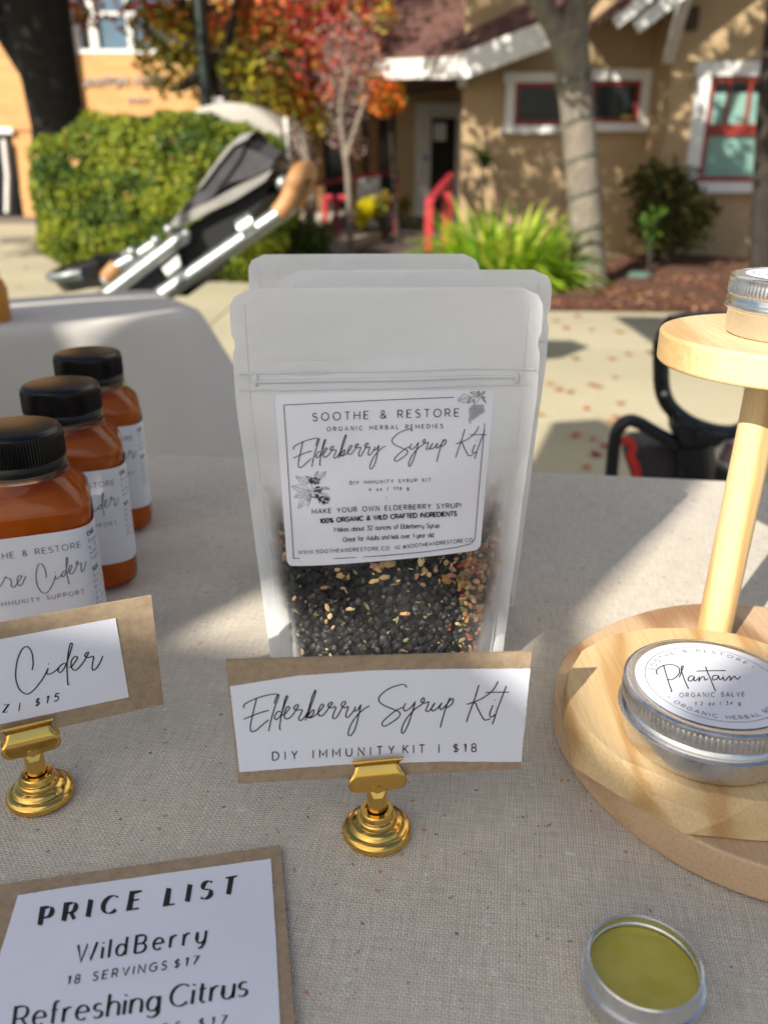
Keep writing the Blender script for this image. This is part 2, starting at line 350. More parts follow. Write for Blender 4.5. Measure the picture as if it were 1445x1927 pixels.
# ------------------------------------------------------------------ lettering: stroke alphabet (cap height 1)
def arc(cx, cy, rx, ry, a0, a1, n=12):
    return [(cx+rx*math.cos(R(a0+(a1-a0)*i/n)), cy+ry*math.sin(R(a0+(a1-a0)*i/n))) for i in range(n+1)]
def rel(adv, *st): return (adv, [list(s) for s in st])
G = {
 'A': rel(.78, [(0,0),(.39,1),(.78,0)], [(.13,.33),(.65,.33)]),
 'B': rel(.60, [(0,0),(0,1),(.32,1)]+arc(.32,.76,.23,.24,90,-90)+[(0,.52)], [(.32,.52)]+arc(.34,.26,.26,.26,90,-90)+[(0,0)]),
 'C': rel(.80, arc(.46,.5,.46,.5,45,315,20)),
 'D': rel(.78, [(0,0),(0,1),(.3,1)]+arc(.3,.5,.48,.5,90,-90,16)+[(0,0)]),
 'E': rel(.56, [(.56,1),(0,1),(0,0),(.56,0)], [(0,.52),(.48,.52)]),
 'F': rel(.54, [(.54,1),(0,1),(0,0)], [(0,.5),(.46,.5)]),
 'G': rel(.84, arc(.46,.5,.46,.5,45,325,20)+[(.84,.22),(.84,.5),(.55,.5)]),
 'H': rel(.72, [(0,0),(0,1)], [(.72,0),(.72,1)], [(0,.52),(.72,.52)]),
 'I': rel(.02, [(0,0),(0,1)]),
 'K': rel(.62, [(0,0),(0,1)], [(.6,1),(0,.4)], [(.2,.58),(.62,0)]),
 'L': rel(.5, [(0,1),(0,0),(.5,0)]),
 'M': rel(.86, [(0,0),(0,1),(.43,.3),(.86,1),(.86,0)]),
 'N': rel(.74, [(0,0),(0,1),(.74,0),(.74,1)]),
 'O': rel(.94, arc(.47,.5,.47,.5,0,360,28)),
 'P': rel(.60, [(0,0),(0,1),(.32,1)]+arc(.32,.7,.27,.3,90,-90)+[(0,.4)]),
 'R': rel(.62, [(0,0),(0,1),(.32,1)]+arc(.32,.72,.26,.28,90,-90)+[(0,.44)], [(.34,.44),(.62,0)]),
 'S': rel(.58, arc(.3,.76,.26,.24,30,270,12)+arc(.29,.25,.29,.27,90,-150,12)),
 'T': rel(.66, [(0,1),(.66,1)], [(.33,1),(.33,0)]),
 'U': rel(.72, [(0,1),(0,.36)]+arc(.36,.36,.36,.36,180,360,12)+[(.72,1)]),
 'V': rel(.74, [(0,1),(.37,0),(.74,1)]),
 'W': rel(1.1, [(0,1),(.28,0),(.55,.95),(.82,0),(1.1,1)]),
 'Y': rel(.68, [(0,1),(.34,.45),(.68,1)], [(.34,.45),(.34,0)]),
 'Z': rel(.64, [(0,1),(.64,1),(0,0),(.64,0)]),
 '0': rel(.6, arc(.3,.5,.3,.5,0,360,24)),
 '1': rel(.3, [(0,.82),(.25,1),(.25,0)]),
 '2': rel(.58, arc(.28,.72,.27,.28,160,-40,10)+[(0,0),(.58,0)]),
 '3': rel(.56, [(.03,1),(.5,1),(.22,.6)]+arc(.24,.3,.3,.3,80,-150,12)),
 '4': rel(.62, [(.45,0),(.45,1),(0,.3),(.62,.3)]),
 '5': rel(.56, [(.5,1),(.1,1),(.05,.58)]+arc(.25,.31,.3,.31,110,-150,12)),
 '6': rel(.58, [(.45,1),(.08,.5)]+arc(.29,.3,.29,.3,150,510,20)),
 '7': rel(.56, [(0,1),(.56,1),(.15,0)]),
 '8': rel(.58, arc(.29,.75,.24,.25,-90,270,16), arc(.29,.26,.29,.26,90,450,18)),
 '9': rel(.58, arc(.29,.7,.28,.3,-30,330,18)+[(.5,.4),(.2,0)]),
 '&': rel(.74, [(.74,0),(.2,.62)]+arc(.34,.78,.2,.22,200,-60,10)+[(.08,.38)]+arc(.3,.27,.28,.27,170,300,8)+[(.6,.2),(.7,.42)]),
 '$': rel(.58, arc(.3,.72,.26,.2,30,270,12)+arc(.29,.3,.29,.22,90,-150,12), [(.29,1.08),(.29,-.08)]),
 '|': rel(.02, [(0,-.05),(0,1.02)]), '/': rel(.36, [(0,-.05),(.36,1.05)]),
 '.': rel(.05, [(0,0),(.05,.03)]), '-': rel(.35, [(0,.42),(.35,.42)]), '!': rel(.05, [(0,1),(0,.28)], [(0,.05),(0,0)]),
 '@': rel(.9, arc(.45,.4,.42,.42,-60,280,20), arc(.45,.4,.2,.2,0,360,12)), '%': rel(.8, arc(.17,.78,.16,.2,0,360,10), arc(.63,.22,.16,.2,0,360,10), [(.65,1),(.15,0)]),
 ':': rel(.05, [(0,.1),(0,.04)], [(0,.6),(0,.54)]),
 'a': rel(.52, arc(.26,.33,.26,.33,20,340,18), [(.52,.66),(.52,0)]), 'b': rel(.52, [(0,1),(0,0)], arc(.27,.33,.26,.33,160,-160,18)),
 'c': rel(.48, arc(.27,.33,.27,.33,45,315,16)), 'd': rel(.53, arc(.26,.33,.26,.33,20,340,18), [(.53,1.04),(.53,0)]),
 'e': rel(.54, [(.02,.36),(.54,.36)]+arc(.28,.34,.27,.34,5,310,18)), 'f': rel(.34, [(.34,1.0),(.26,1.04),(.15,.98),(.12,.85),(.12,0)], [(0,.64),(.3,.64)]),
 'g': rel(.53, arc(.26,.33,.26,.33,20,340,18), [(.53,.66),(.53,-.1)]+arc(.28,-.1,.25,.2,0,-150,8)),
 'h': rel(.5, [(0,1.04),(0,0)], [(0,.4)]+arc(.25,.4,.25,.27,180,0,10)+[(.5,0)]),
 'i': rel(.03, [(0,.66),(0,0)], [(0,.92),(0,.86)]), 'k': rel(.45, [(0,1.04),(0,0)], [(.42,.66),(0,.26)], [(.14,.38),(.45,0)]),
 'l': rel(.03, [(0,1.04),(0,0)]), 'm': rel(.82, [(0,.66),(0,0)], [(0,.4)]+arc(.2,.42,.2,.25,180,0,8)+[(.4,0)], [(.4,.4)]+arc(.61,.42,.21,.25,180,0,8)+[(.82,0)]),
 'n': rel(.5, [(0,.66),(0,0)], [(0,.4)]+arc(.25,.4,.25,.27,180,0,10)+[(.5,0)]), 'o': rel(.56, arc(.28,.33,.28,.33,0,360,20)),
 'p': rel(.52, [(0,.66),(0,-.3)], arc(.27,.33,.26,.33,160,-160,18)),
 'r': rel(.32, [(0,.66),(0,0)], [(0,.36)]+arc(.24,.38,.24,.29,180,80,6)+[(.33,.66)]),
 's': rel(.4, arc(.2,.5,.18,.17,40,270,8)+arc(.2,.17,.2,.17,90,-150,8)), 't': rel(.34, [(.12,.9),(.12,.12),(.22,0),(.34,.03)], [(0,.64),(.32,.64)]),
 'u': rel(.5, [(0,.66),(0,.26)]+arc(.25,.26,.25,.27,180,360,10)+[(.5,.66)], [(.5,.4),(.5,0)]), 'v': rel(.46, [(0,.66),(.23,0),(.46,.66)]),
 'w': rel(.74, [(0,.66),(.2,0),(.37,.62),(.54,0),(.74,.66)]), 'y': rel(.5, [(0,.66),(0,.26)]+arc(.25,.26,.25,.27,180,340,9), [(.5,.66),(.48,.0),(.36,-.26),(.16,-.3)]),
 'z': rel(.44, [(0,.66),(.44,.66),(0,0),(.44,0)]), ' ': rel(.42),
}
def catmull(pts, k=5):
    if len(pts) < 3: return pts
    P = [pts[0]]+list(pts)+[pts[-1]]; out = []
    for i in range(1, len(P)-2):
        p0, p1, p2, p3 = P[i-1:i+3]
        for j in range(k):
            t = j/k
            out.append(tuple(.5*((2*p1[a])+(-p0[a]+p2[a])*t+(2*p0[a]-5*p1[a]+4*p2[a]-p3[a])*t*t+(-p0[a]+3*p1[a]-3*p2[a]+p3[a])*t**3) for a in range(len(p1))))
    out.append(tuple(pts[-1])); return out
def ribbon(mb, pts, wfun, mp):
    """pts: 2D; wfun(dx,dy)->width in the same 2D units; mp: 2D -> 3D"""
    n = len(pts)
    if n < 2: return
    L = []; Rr = []
    for i in range(n):
        a = pts[max(i-1, 0)]; b = pts[min(i+1, n-1)]
        dx, dy = b[0]-a[0], b[1]-a[1]; l = math.hypot(dx, dy) or 1; dx /= l; dy /= l
        if 0 < i < n-1:
            e1 = (pts[i][0]-a[0], pts[i][1]-a[1]); e2 = (b[0]-pts[i][0], b[1]-pts[i][1])
            l1 = math.hypot(*e1) or 1; l2 = math.hypot(*e2) or 1
            c = (e1[0]*e2[0]+e1[1]*e2[1])/(l1*l2); m = 1/max(.5, math.sqrt(max(0, (1+c)/2)))
        else: m = 1
        h = wfun(dx, dy)/2*m
        ext = 0
        L.append((pts[i][0]-dy*h, pts[i][1]+dx*h)); Rr.append((pts[i][0]+dy*h, pts[i][1]-dx*h))
    k = len(mb.v)
    mb.v += [tuple(mp(*q)) for q in L] + [tuple(mp(*q)) for q in Rr]
    mb.f += [(k+i, k+n+i, k+n+i+1, k+i+1) for i in range(n-1)]
def textwidth(s, sp): return sum(G[c][0]+sp for c in s)-sp
def text(mb, s, p0, p1, cap, wt, mp, up=None, sp=.28, slant=0, contrast=0):
    """lay s between 2D points p0 and p1 (baseline ends) with cap height cap (2D units); up: 2D up vector"""
    ux, uy = p1[0]-p0[0], p1[1]-p0[1]; L = math.hypot(ux, uy); ux /= L; uy /= L
    if up is None: up = (-uy, ux)
    base = sum(G[c][0] for c in s)
    sp = (L/cap - base)/max(1, len(s)-1)         # letter spacing fills the line exactly
    x = 0
    wf = (lambda dx, dy: wt) if not contrast else (lambda dx, dy: wt*(contrast + (1-contrast)*abs(dx*up[0]+dy*up[1])**1.5))
    for c in s:
        for st in G[c][1]:
            q = []
            dense = st
            for (a, b) in dense:
                X = (x+a+slant*b)*cap; Y = b*cap
                q.append((p0[0]+ux*X+up[0]*Y, p0[1]+uy*X+up[1]*Y))
            ribbon(mb, q, wf, mp)
        x += G[c][0]+sp
def textarc(mb, s, c, r, a0, a1, cap, wt, mp, inward=False):
    """text along a circle; a0->a1 degrees; inward False: tops point away from the centre"""
    base = sum(G[ch][0] for ch in s)*cap; L = abs(R(a1-a0))*r
    sp = (L-base)/max(1, len(s)-1); x = 0; sg = 1 if a1 > a0 else -1
    for ch in s:
        for st in G[ch][1]:
            q = []
            for (a, b) in st:
                an = R(a0)+sg*(x+a*cap)/r; rr = r+(b*cap if not inward else -b*cap)
                q.append((c[0]+rr*math.cos(an), c[1]+rr*math.sin(an)))
            ribbon(mb, q, lambda dx, dy: wt, mp)
        x += G[ch][0]*cap+sp
def script(mb, strokes, mp, wt, k=5):
    for st in strokes:
        if len(st) == 1:
            x, y = st[0]; st = [(x-wt*.35, y), (x+wt*.35, y)]
            ribbon(mb, st, lambda dx, dy: wt, mp)
        else: ribbon(mb, catmull(st, k), lambda dx, dy: wt*(.8+.3*abs(dy)), mp)
# handwriting, traced stroke by stroke; coordinates in picture pixels (y down)
def _z(st, ox, oy, s): return [[(ox+x/s, oy+y/s) for x, y in q] for q in st]
ELDER = _z([
 [(150,302),(142,285),(165,260),(220,230),(300,200),(380,180),(440,172),(470,178)],
 [(265,207),(245,290),(222,390),(206,470),(208,512),(228,526),(265,508),(320,460),(375,415)],
 [(143,408),(200,385),(290,350),(380,325)],
 [(428,262),(452,195),(470,178),(468,200),(440,280),(410,375),(388,465),(378,518)],
 [(500,345),(468,335),(440,365),(430,398),(450,410),(478,385),(502,345),(532,255),(555,200),(548,190),(536,205),(515,280),(495,380),(482,460),(480,500),(492,506)],
 [(500,372),(530,358),(556,328),(574,305),(563,290),(543,302),(527,345),(524,385),(545,406),(580,390),(615,350),(642,308),(656,283),(645,270),(625,283),(612,308),(640,325),(675,318),(690,325),(680,352),(660,392),(660,412),(680,420),(715,385),(750,330)],
 [(722,420),(735,370),(762,270),(787,190),(812,138),(817,148),(802,200),(767,300),(737,392)],
 [(735,392),(768,345),(795,320),(801,335),(785,370),(757,390),(738,392),(772,395),(820,365),(865,320),(890,285),(885,268),(866,275),(846,315),(840,355),(855,378),(885,370),(920,330),(952,285),(973,262),(968,249),(945,258),(932,287),(962,302),(995,290),(1005,300),(990,340),(976,382),(985,402),(1010,393),(1040,345),(1072,290),(1096,258),(1090,242),(1068,250),(1055,280),(1085,302),(1115,290),(1121,300),(1105,345),(1098,380),(1113,392),(1145,365),(1178,318),(1188,290)],
 [(1178,318),(1186,333),(1212,315),(1240,272)],
 [(1240,272),(1225,340),(1205,430),(1180,510),(1150,555),(1130,562),(1120,540),(1137,480),(1175,410),(1225,350),(1280,305),(1320,285)],
 ], 430, 1270, 4.983)
SYRUP = _z([
 [(850,215),(840,203),(815,205),(770,222),(735,250),(728,272),(748,292),(790,310),(820,326),(814,346),(782,370),(752,385),(742,373),(760,350),(800,318),(838,300)],
 [(846,284),(836,304),(842,318),(864,306),(884,282)],
 [(888,276),(874,325),(855,380),(838,412),(829,413),(830,390),(850,350),(886,310),(915,290),(927,270),(922,260),(912,276),(928,284),(946,278),(940,300),(933,316),(945,319),(964,298),(974,282)],
 [(974,282),(960,302),(962,318),(982,308),(1004,282)], [(1004,282),(994,304),(1002,311),(1026,288),(1038,270)],
 [(1040,260),(1025,292),(1010,340),(997,390)], [(1020,298),(1038,272),(1051,264),(1053,275),(1044,292),(1022,306)],
 [(1166,204),(1146,268),(1126,322),(1111,367)],
 [(1250,188),(1226,228),(1182,262),(1130,284),(1112,288)], [(1128,282),(1150,284),(1160,306),(1178,340),(1192,358),(1216,352)],
 [(1227,292),(1213,330),(1219,345),(1236,334)], [(1235,270)],
 [(1286,208),(1266,260),(1246,312),(1230,362),(1224,376)], [(1195,237),(1245,236),(1298,236)],
 ], 400, 1200, 2.3306)
CIDER = [
 [(275,450),(284,400),(275,310),(250,264),(225,252),(190,275),(155,350),(138,440),(138,530),(165,610),(208,648),(245,652),(290,620),(340,560),(380,500),(412,435)],
 [(412,435),(400,470),(410,485),(440,480),(482,450),(505,425)], [(416,398)],
 [(556,392),(528,402),(502,432),(495,460),(515,470),(545,440),(572,380),(602,290),(616,235),(608,222),(595,240),(580,320),(572,420),(575,520),(580,572),(590,570)],
 [(590,430),(612,418),(642,380),(659,350),(650,335),(626,345),(606,385),(610,430),(640,452),(682,420),(725,360),(750,315),(752,300),(735,305),(722,330),(748,345),(788,335),(797,345),(787,400),(786,440),(799,452),(825,430),(855,380),(875,332)],
]
FIRE = [
 [(-5,1540),(60,1508),(125,1497),(120,1508),(100,1518)], [(22,1528),(14,1650),(8,1780)], [(-30,1660),(40,1625)],
 [(92,1590),(85,1620),(92,1662),(115,1655),(145,1612)], [(98,1560)],
 [(145,1612),(158,1588),(165,1600),(182,1605),(190,1630),(184,1665),(205,1677),(228,1645),(250,1620),(262,1600),(245,1595),(230,1620),(230,1660),(250,1670),(290,1603)],
]
PLANT = _z([
 [(460,377),(445,350),(470,315),(530,290),(600,290),(645,315),(650,360),(620,400),(580,422),(548,418)], [(510,290),(535,380),(560,460),(583,522),(573,522)],
 [(650,402),(670,350),(686,308),(676,298),(668,330),(688,400),(713,460),(734,502)],
 [(782,392),(752,388),(730,410),(735,430),(760,432),(786,398),(780,422),(792,432),(820,410)],
 [(826,393),(828,420),(824,436),(842,408),(866,393),(876,410),(880,426),(905,412)],
 [(884,306),(905,360),(935,430),(974,524)], [(803,345),(900,342),(1063,340)],
 [(992,383),(960,385),(945,405),(955,424),(985,415),(1001,387),(1006,412),(1020,420),(1044,396)],
 [(1044,396),(1046,415),(1060,427),(1094,390)], [(1040,378)],
 [(1100,386),(1106,412),(1105,428),(1122,405),(1142,390),(1155,405),(1166,416),(1184,405),(1196,390)],
 ], 1140, 1190, 4.738)

# ------------------------------------------------------------------ vegetation
def pick(r, cols):
    c = r.choice(cols); k = r.uniform(.7, 1.3); return tuple(q*k for q in c)
def leaf(mb, p, s, r, col, flat=0, nrm=None):
    """a folded four-point leaf"""
    if nrm is not None:
        n = (Vector(nrm)+Vector((r.uniform(-1,1), r.uniform(-1,1), r.uniform(-1,1)))*.7).normalized()
        a = n.cross(Vector((r.uniform(-1,1), r.uniform(-1,1), r.uniform(-1,1)))).normalized()
    else:
        a = Vector((r.uniform(-1,1), r.uniform(-1,1), r.uniform(-1,1)*(1-flat))).normalized()
        n = a.cross(Vector((r.uniform(-1,1), r.uniform(-1,1), r.uniform(-1,1)))).normalized()
    b = n.cross(a)
    k = len(mb.v); p = Vector(p)
    mb.v += [tuple(p-a*s*.5), tuple(p+b*s*.32+n*s*.1), tuple(p+a*s*.55), tuple(p-b*s*.32+n*s*.1)]
    mb.f += [(k, k+1, k+2), (k, k+2, k+3)]; mb.c += [col]*4
def clump_crown(mb, centers, n, size, r, cols, shell=.45):
    """leaves spread through lumpy balls; centers: (pos, radius, colour list or None)"""
    tot = sum(c[1]**2 for c in centers)
    for c in centers:
        m = int(n*c[1]**2/tot); cc = c[2] if len(c) > 2 and c[2] else cols
        for _ in range(m):
            d = Vector((r.gauss(0,1), r.gauss(0,1), r.gauss(0,1))).normalized()
            rad = c[1]*(shell+(1-shell)*r.random()**.5)*(1+.25*math.sin(d.x*7+d.z*5+c[1]*9))
            leaf(mb, Vector(c[0])+d*rad, size*r.uniform(.6, 1.3), r, pick(r, cc))
def branch(mb, p, d, L, rad, depth, r, ends, spread=.7, seg=7, gn=.22):
    pts = [Vector(p)]; rs = [rad]; cur = Vector(p); dd = Vector(d).normalized(); n = 5
    for i in range(n):
        dd = (dd + Vector((r.uniform(-1,1), r.uniform(-1,1), r.uniform(-.5,1)))*gn*.5).normalized()
        cur = cur+dd*L/n; pts.append(cur.copy()); rs.append(rad*(1-.45*(i+1)/n))
    mb.tube(pts, rs, seg)
    if depth == 0: ends.append(cur); return
    for _ in range(r.choice((2, 3))):
        nd = (dd+Vector((r.uniform(-1,1), r.uniform(-1,1), r.uniform(-.4,.8)))*spread).normalized()
        branch(mb, cur-dd*L*.08, nd, L*r.uniform(.6, .85), rad*.55, depth-1, r, ends, spread, max(5, seg-1))
M_BARK = plain('dark_bark', (.030,.024,.019), .9, var=.45, vs=12, bump=.9, bs=22)
M_BARK2 = plain('pale_bark', (.36,.31,.25), .85, var=.28, vs=9, bump=.6, bs=30)
# ================================================================== SETTING
def ground_mat():
    t = NT('concrete'); v = t.coord()
    n = t.noise(v, .7, 6); n2 = t.noise(v, 40, 6, .7)
    col = t.mix(.6, t.ramp(n, [(.3,(.43,.385,.265)),(.7,(.53,.475,.33))]), t.ramp(n2, [(.3,(.78,.77,.74)),(.7,(1,1,1))]), 'MULTIPLY')
    t.color(col); t.rough(.9); t.bump(n2, .3, .003); return t.m
M_CONC = ground_mat()
def mulch_mat():
    t = NT('mulch'); v = t.coord((1,1,1)); n = t.noise(v, 38, 6, .8, 1.5); n2 = t.noise(v, 2.5, 4)
    col = t.mix(.5, t.ramp(n, [(.3,(.045,.017,.010)),(.55,(.17,.070,.036)),(.75,(.30,.15,.085))]), t.ramp(n2, [(.3,(.6,.6,.6)),(.7,(1,1,1))]), 'MULTIPLY')
    t.color(col); t.rough(.95); t.bump(n, 1, .02); return t.m
M_MULCH = mulch_mat()
def stucco(name, c):
    t = NT(name); v = t.coord(); n = t.noise(v, 1.2, 5); n2 = t.noise(v, 45, 5, .7)
    t.color(t.mix(.35, t.ramp(n, [(.3, tuple(q*.86 for q in c)), (.7, c)]), t.ramp(n2, [(.3,(.75,.74,.72)),(.7,(1,1,1))]), 'MULTIPLY'))
    t.rough(.9); t.bump(n2, .5, .006); return t.m
M_STUCCO = stucco('tan_stucco', (.46,.33,.19))
M_TRIM = plain('white_trim', (.72,.72,.70), .5, var=.06)
M_GTRIM = plain('grey_trim', (.60,.60,.60), .55, var=.1)
M_SASH = plain('red_sash', (.26,.028,.020), .5, var=.15)
M_RAIL = plain('red_rail_paint', (.42,.025,.040), .45, var=.12)
M_GLASS = plain('dark_glass', (.012,.014,.016), .12, var=.2, spec=.3)
M_BLUEG = plain('blue_glass', (.10,.16,.22), .10, var=.25, vs=1.2, spec=.7)
M_CURTAIN = plain('green_blind', (.20,.36,.31), .7, var=.2, vs=3)
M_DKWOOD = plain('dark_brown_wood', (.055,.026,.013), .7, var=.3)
M_OCHRE = plain('ochre_wood', (.20,.10,.035), .7, var=.3)
def brick_mat():
    t = NT('orange_brick'); v = t.coord((1,1,1), (math.pi/2,0,0))
    b = t.n('TexBrick'); b.offset = .5; t.l(v, b.inputs[0])
    b.inputs['Color1'].default_value = (.66,.36,.135,1); b.inputs['Color2'].default_value = (.58,.30,.11,1); b.inputs['Mortar'].default_value = (.42,.27,.14,1)
    b.inputs['Scale'].default_value = 1; b.inputs['Brick Width'].default_value = .42; b.inputs['Row Height'].default_value = .105; b.inputs['Mortar Size'].default_value = .012
    n = t.noise(t.coord(), .9, 4)
    t.color(t.mix(.5, b.outputs[0], t.ramp(n, [(.3,(.8,.8,.8)),(.7,(1,1,1))]), 'MULTIPLY')); t.rough(.85); t.bump(b.outputs['Fac'], -.4, .01); return t.m
M_BRICK = brick_mat()
def roof_mat():
    t = NT('red_shingle'); v = t.coord(); n = t.noise(t.coord((1,1,6)), 9, 5, .7)
    b = t.n('TexBrick'); t.l(t.coord((1,1,1)), b.inputs[0]); b.inputs['Scale'].default_value = 1
    b.inputs['Brick Width'].default_value = .3; b.inputs['Row Height'].default_value = .14; b.inputs['Mortar Size'].default_value = .008
    b.inputs['Color1'].default_value = (.15,.072,.058,1); b.inputs['Color2'].default_value = (.11,.05,.042,1); b.inputs['Mortar'].default_value = (.09,.05,.045,1)
    t.color(t.mix(.4, b.outputs[0], t.ramp(n, [(.3,(.6,.6,.6)),(.7,(1,1,1))]), 'MULTIPLY')); t.rough(.9); return t.m
M_ROOF = roof_mat()

def sheet(name, poly, z, mat, label=None):
    mb = MB(); mb.add([(x, y, z) for x, y in poly], [tuple(range(len(poly)))])
    o = build(name, mb, mat); o['kind'] = 'structure'; return o
sheet('ground', [(-400,-400),(400,-400),(400,400),(-400,400)], 0, plain('far_ground', (.30,.27,.20), .95, vs=.5))
# concrete paving in big slabs with recessed joints, each slab an object
pav = MB(); pav.add([(-9,-6,.004),(12,-6,.004),(12,20,.004),(-9,20,.004)], [(0,1,2,3)])
o = build('pavement', pav, plain('joint_grit', (.16,.14,.11), .95)); o['kind'] = 'structure'; PAV = o
slabmesh = None
sl = 1.5
for i in range(-5, 8):
    for j in range(-1, 10):
        x0, y0 = i*sl+.35, j*sl+.45
        if slabmesh is None:
            mb = MB(); mb.box((0,0,.010), (sl-.012, sl-.012, .012)); me0 = build('tmp', mb, M_CONC); slabmesh = me0.data; bpy.data.objects.remove(me0)
        s_ = bpy.data.objects.new('slab', slabmesh); COL.objects.link(s_); s_.parent = PAV
        s_.location = (x0+sl/2-PAV.location.x, y0+sl/2-PAV.location.y, .0-PAV.location.z+.002+rnd.uniform(0,.0015))
# mulch bed on the right, in front of the bungalow
mb = MB(); nx, ny = 60, 40
mx0, mx1 = .3, 9.0
def mulch_front(x): return 6.2 + .06*math.sin(x*1.7) - max(0, x-2.4)*.02
for j in range(ny+1):
    for i in range(nx+1):
        x = mx0+(mx1-mx0)*i/nx; y0 = mulch_front(x); y = y0+(9.9-y0)*(j/ny)**1.3
        z = .024 + min(1, j/4)*(.03+.02*math.sin(x*5+y*3)+.012*rnd.random())
        mb.v.append((x, y, z))
for j in range(ny):
    for i in range(nx):
        k = j*(nx+1)+i; mb.f.append((k, k+1, k+nx+2, k+nx+1))
o = build('mulch_bed', mb, M_MULCH, smooth=True); o['kind'] = 'structure'
# loose chips on the bed
mb = MB()
for _ in range(9000):
    x = rnd.uniform(.6, 5.5); y = mulch_front(x)+abs(rnd.gauss(0, 1.2)); 
    if y > 9.7: continue
    leaf(mb, (x, y, .05+rnd.uniform(-.005,.02)), rnd.uniform(.02,.055), rnd, pick(rnd, [(.20,.085,.045),(.10,.04,.022),(.28,.15,.09),(.15,.06,.035)]), .8, (0,0,1))
M_TINT = NT('tinted_matte'); at = M_TINT.n('Attribute'); at.attribute_name = 'tint'; M_TINT.l(at.outputs['Color'], M_TINT.bs.inputs['Base Color']); M_TINT.rough(.8); M_TINT = M_TINT.m
o = build('mulch_chips', mb, M_TINT, fixn=False); o['kind'] = 'stuff'; o['label'] = 'loose reddish wood chips scattered over the mulch bed'; o['category'] = 'mulch'

# ------------------------------------------------------------------ brick building, left background (front wall plane y = 17.5)
BY = 17.5
br = empty('brick_building', (-4.5, BY, 0), 'orange brick building with raised lettering behind the clipped hedge', 'building')
def quad_wall(mb, Y, th, x0, y0, x1, y1):
    """a slab on plane Y covering the photo rectangle, th deep"""
    a = py(x0, y0, Y); b = py(x1, y1, Y)
    return a, b
a = py(-60, -260, BY); b = py(392, 222, BY)          # upper brick band with overhang
mb = MB(); X0, X1 = a.x-3, b.x+.15; ZT = a.z+1.0; ZB = b.z
wx0 = py(133, 0, BY).x; wx1 = py(300, 0, BY).x; wz0 = py(200, 101, BY).z; wz1 = wz0+1.75
pierx0, pierx1 = py(100, 120, BY).x, py(138, 120, BY).x
def slab(mb, x0, x1, z0, z1, Y, th): mb.box(((x0+x1)/2, Y+th/2, (z0+z1)/2), (x1-x0, th, z1-z0))
slab(mb, pierx1, X1, ZB, wz0, BY, .3); slab(mb, pierx1, X1, wz1, ZT, BY, .3); slab(mb, wx1+1.4, X1, wz0, wz1, BY, .3)
build('wall', mb, M_BRICK, br)
mb = MB(); slab(mb, pierx0, pierx1, 0, ZT, BY-.25, .55); build('pier', mb, M_BRICK, br)
mb = MB(); slab(mb, X0, pierx0, py(0,245,BY).z, ZT, BY, .3); build('wall', mb, M_BRICK, br)
mb = MB(); slab(mb, py(28,300,BY).x, pierx0, 0, py(0,245,BY).z, BY+.05, .3); build('wall', mb, M_BRICK, br)
# window band: frame, mullions, panes
wr = wx1+1.4
fr = MB(); slab(fr, wx0, wr, wz0, wz0+.07, BY-.02, .12); slab(fr, wx0, wr, wz1-.07, wz1, BY-.02, .12); slab(fr, wx0, wx0+.06, wz0+.07, wz1-.07, BY-.02, .12)
wf = build('window', fr, M_TRIM, br)
mx = [py(x, 80, BY).x for x in (181, 247)] + [wr-.9]
for q, x in enumerate(mx):
    m_ = MB(); slab(m_, x-.09 if q == 0 else x-.05, x+.05, wz0+.07, wz1-.07, BY-.03, .1); build('mullion', m_, M_TRIM, wf)
xs = [wx0+.06]+mx+[wr]
for i in range(4):
    m_ = MB(); slab(m_, xs[i]+.02, xs[i+1]-.02, wz0+.05, wz1-.05, BY+.06, .02); build('pane', m_, M_GLASS if i in (0,) else M_BLUEG, wf)
m_ = MB(); zt_ = py(130, 26, BY).z; slab(m_, wx0+.06, wr, zt_-.03, zt_+.03, BY-.015, .06); build('transom', m_, M_TRIM, wf)
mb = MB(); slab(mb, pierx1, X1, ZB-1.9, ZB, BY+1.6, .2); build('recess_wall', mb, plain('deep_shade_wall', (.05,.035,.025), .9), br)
mb = MB(); slab(mb, pierx1, X1, ZB-.12, ZB-.005, BY+.31, 1.3); build('soffit', mb, M_TRIM, br)
# ground floor doorway at far left
dx0, dx1 = py(-30,300,BY).x, py(28,300,BY).x
mb = MB(); slab(mb, dx0, dx1, 0, py(0,252,BY).z, BY+.1, .05); d_ = build('door', mb, M_GLASS, br)
m_ = MB(); slab(m_, dx0-.1, dx1+.06, py(0,252,BY).z+.005, py(0,240,BY).z, BY-.05, .2); build('door_head', m_, M_TRIM, br)
m_ = MB(); m_.tube([py(8,262,BY-.1), py(15,330,BY-.1), py(14,400,BY-.1)], .05, 6); build('handle', m_, M_TRIM, d_)
m_ = MB(); slab(m_, py(52,0,BY).x, py(66,0,BY).x, py(0,262,BY).z, py(0,226,BY).z, BY-.12, .1); build('wall_lamp', m_, M_TRIM, br)
# raised letters, too blurred to read beyond the second word: short grey metal characters
lt = MB(); mp = lambda x, y: py(x, y, BY-.05)
text(lt, 'LAWTON N BUIL', (148,163), (316,157), 16, 2.6, mp, up=(0,-1), sp=.3, )
build('lettering', lt, plain('grey_metal_letters', (.30,.30,.32), .5, .3), br, solid=.03)
lt = MB(); text(lt, '3001', (240,192), (276,191), 9, 1.8, mp, up=(0,-1)); build('lettering', lt, plain('grey_metal_letters', (.3,.3,.32)), br, solid=.02)
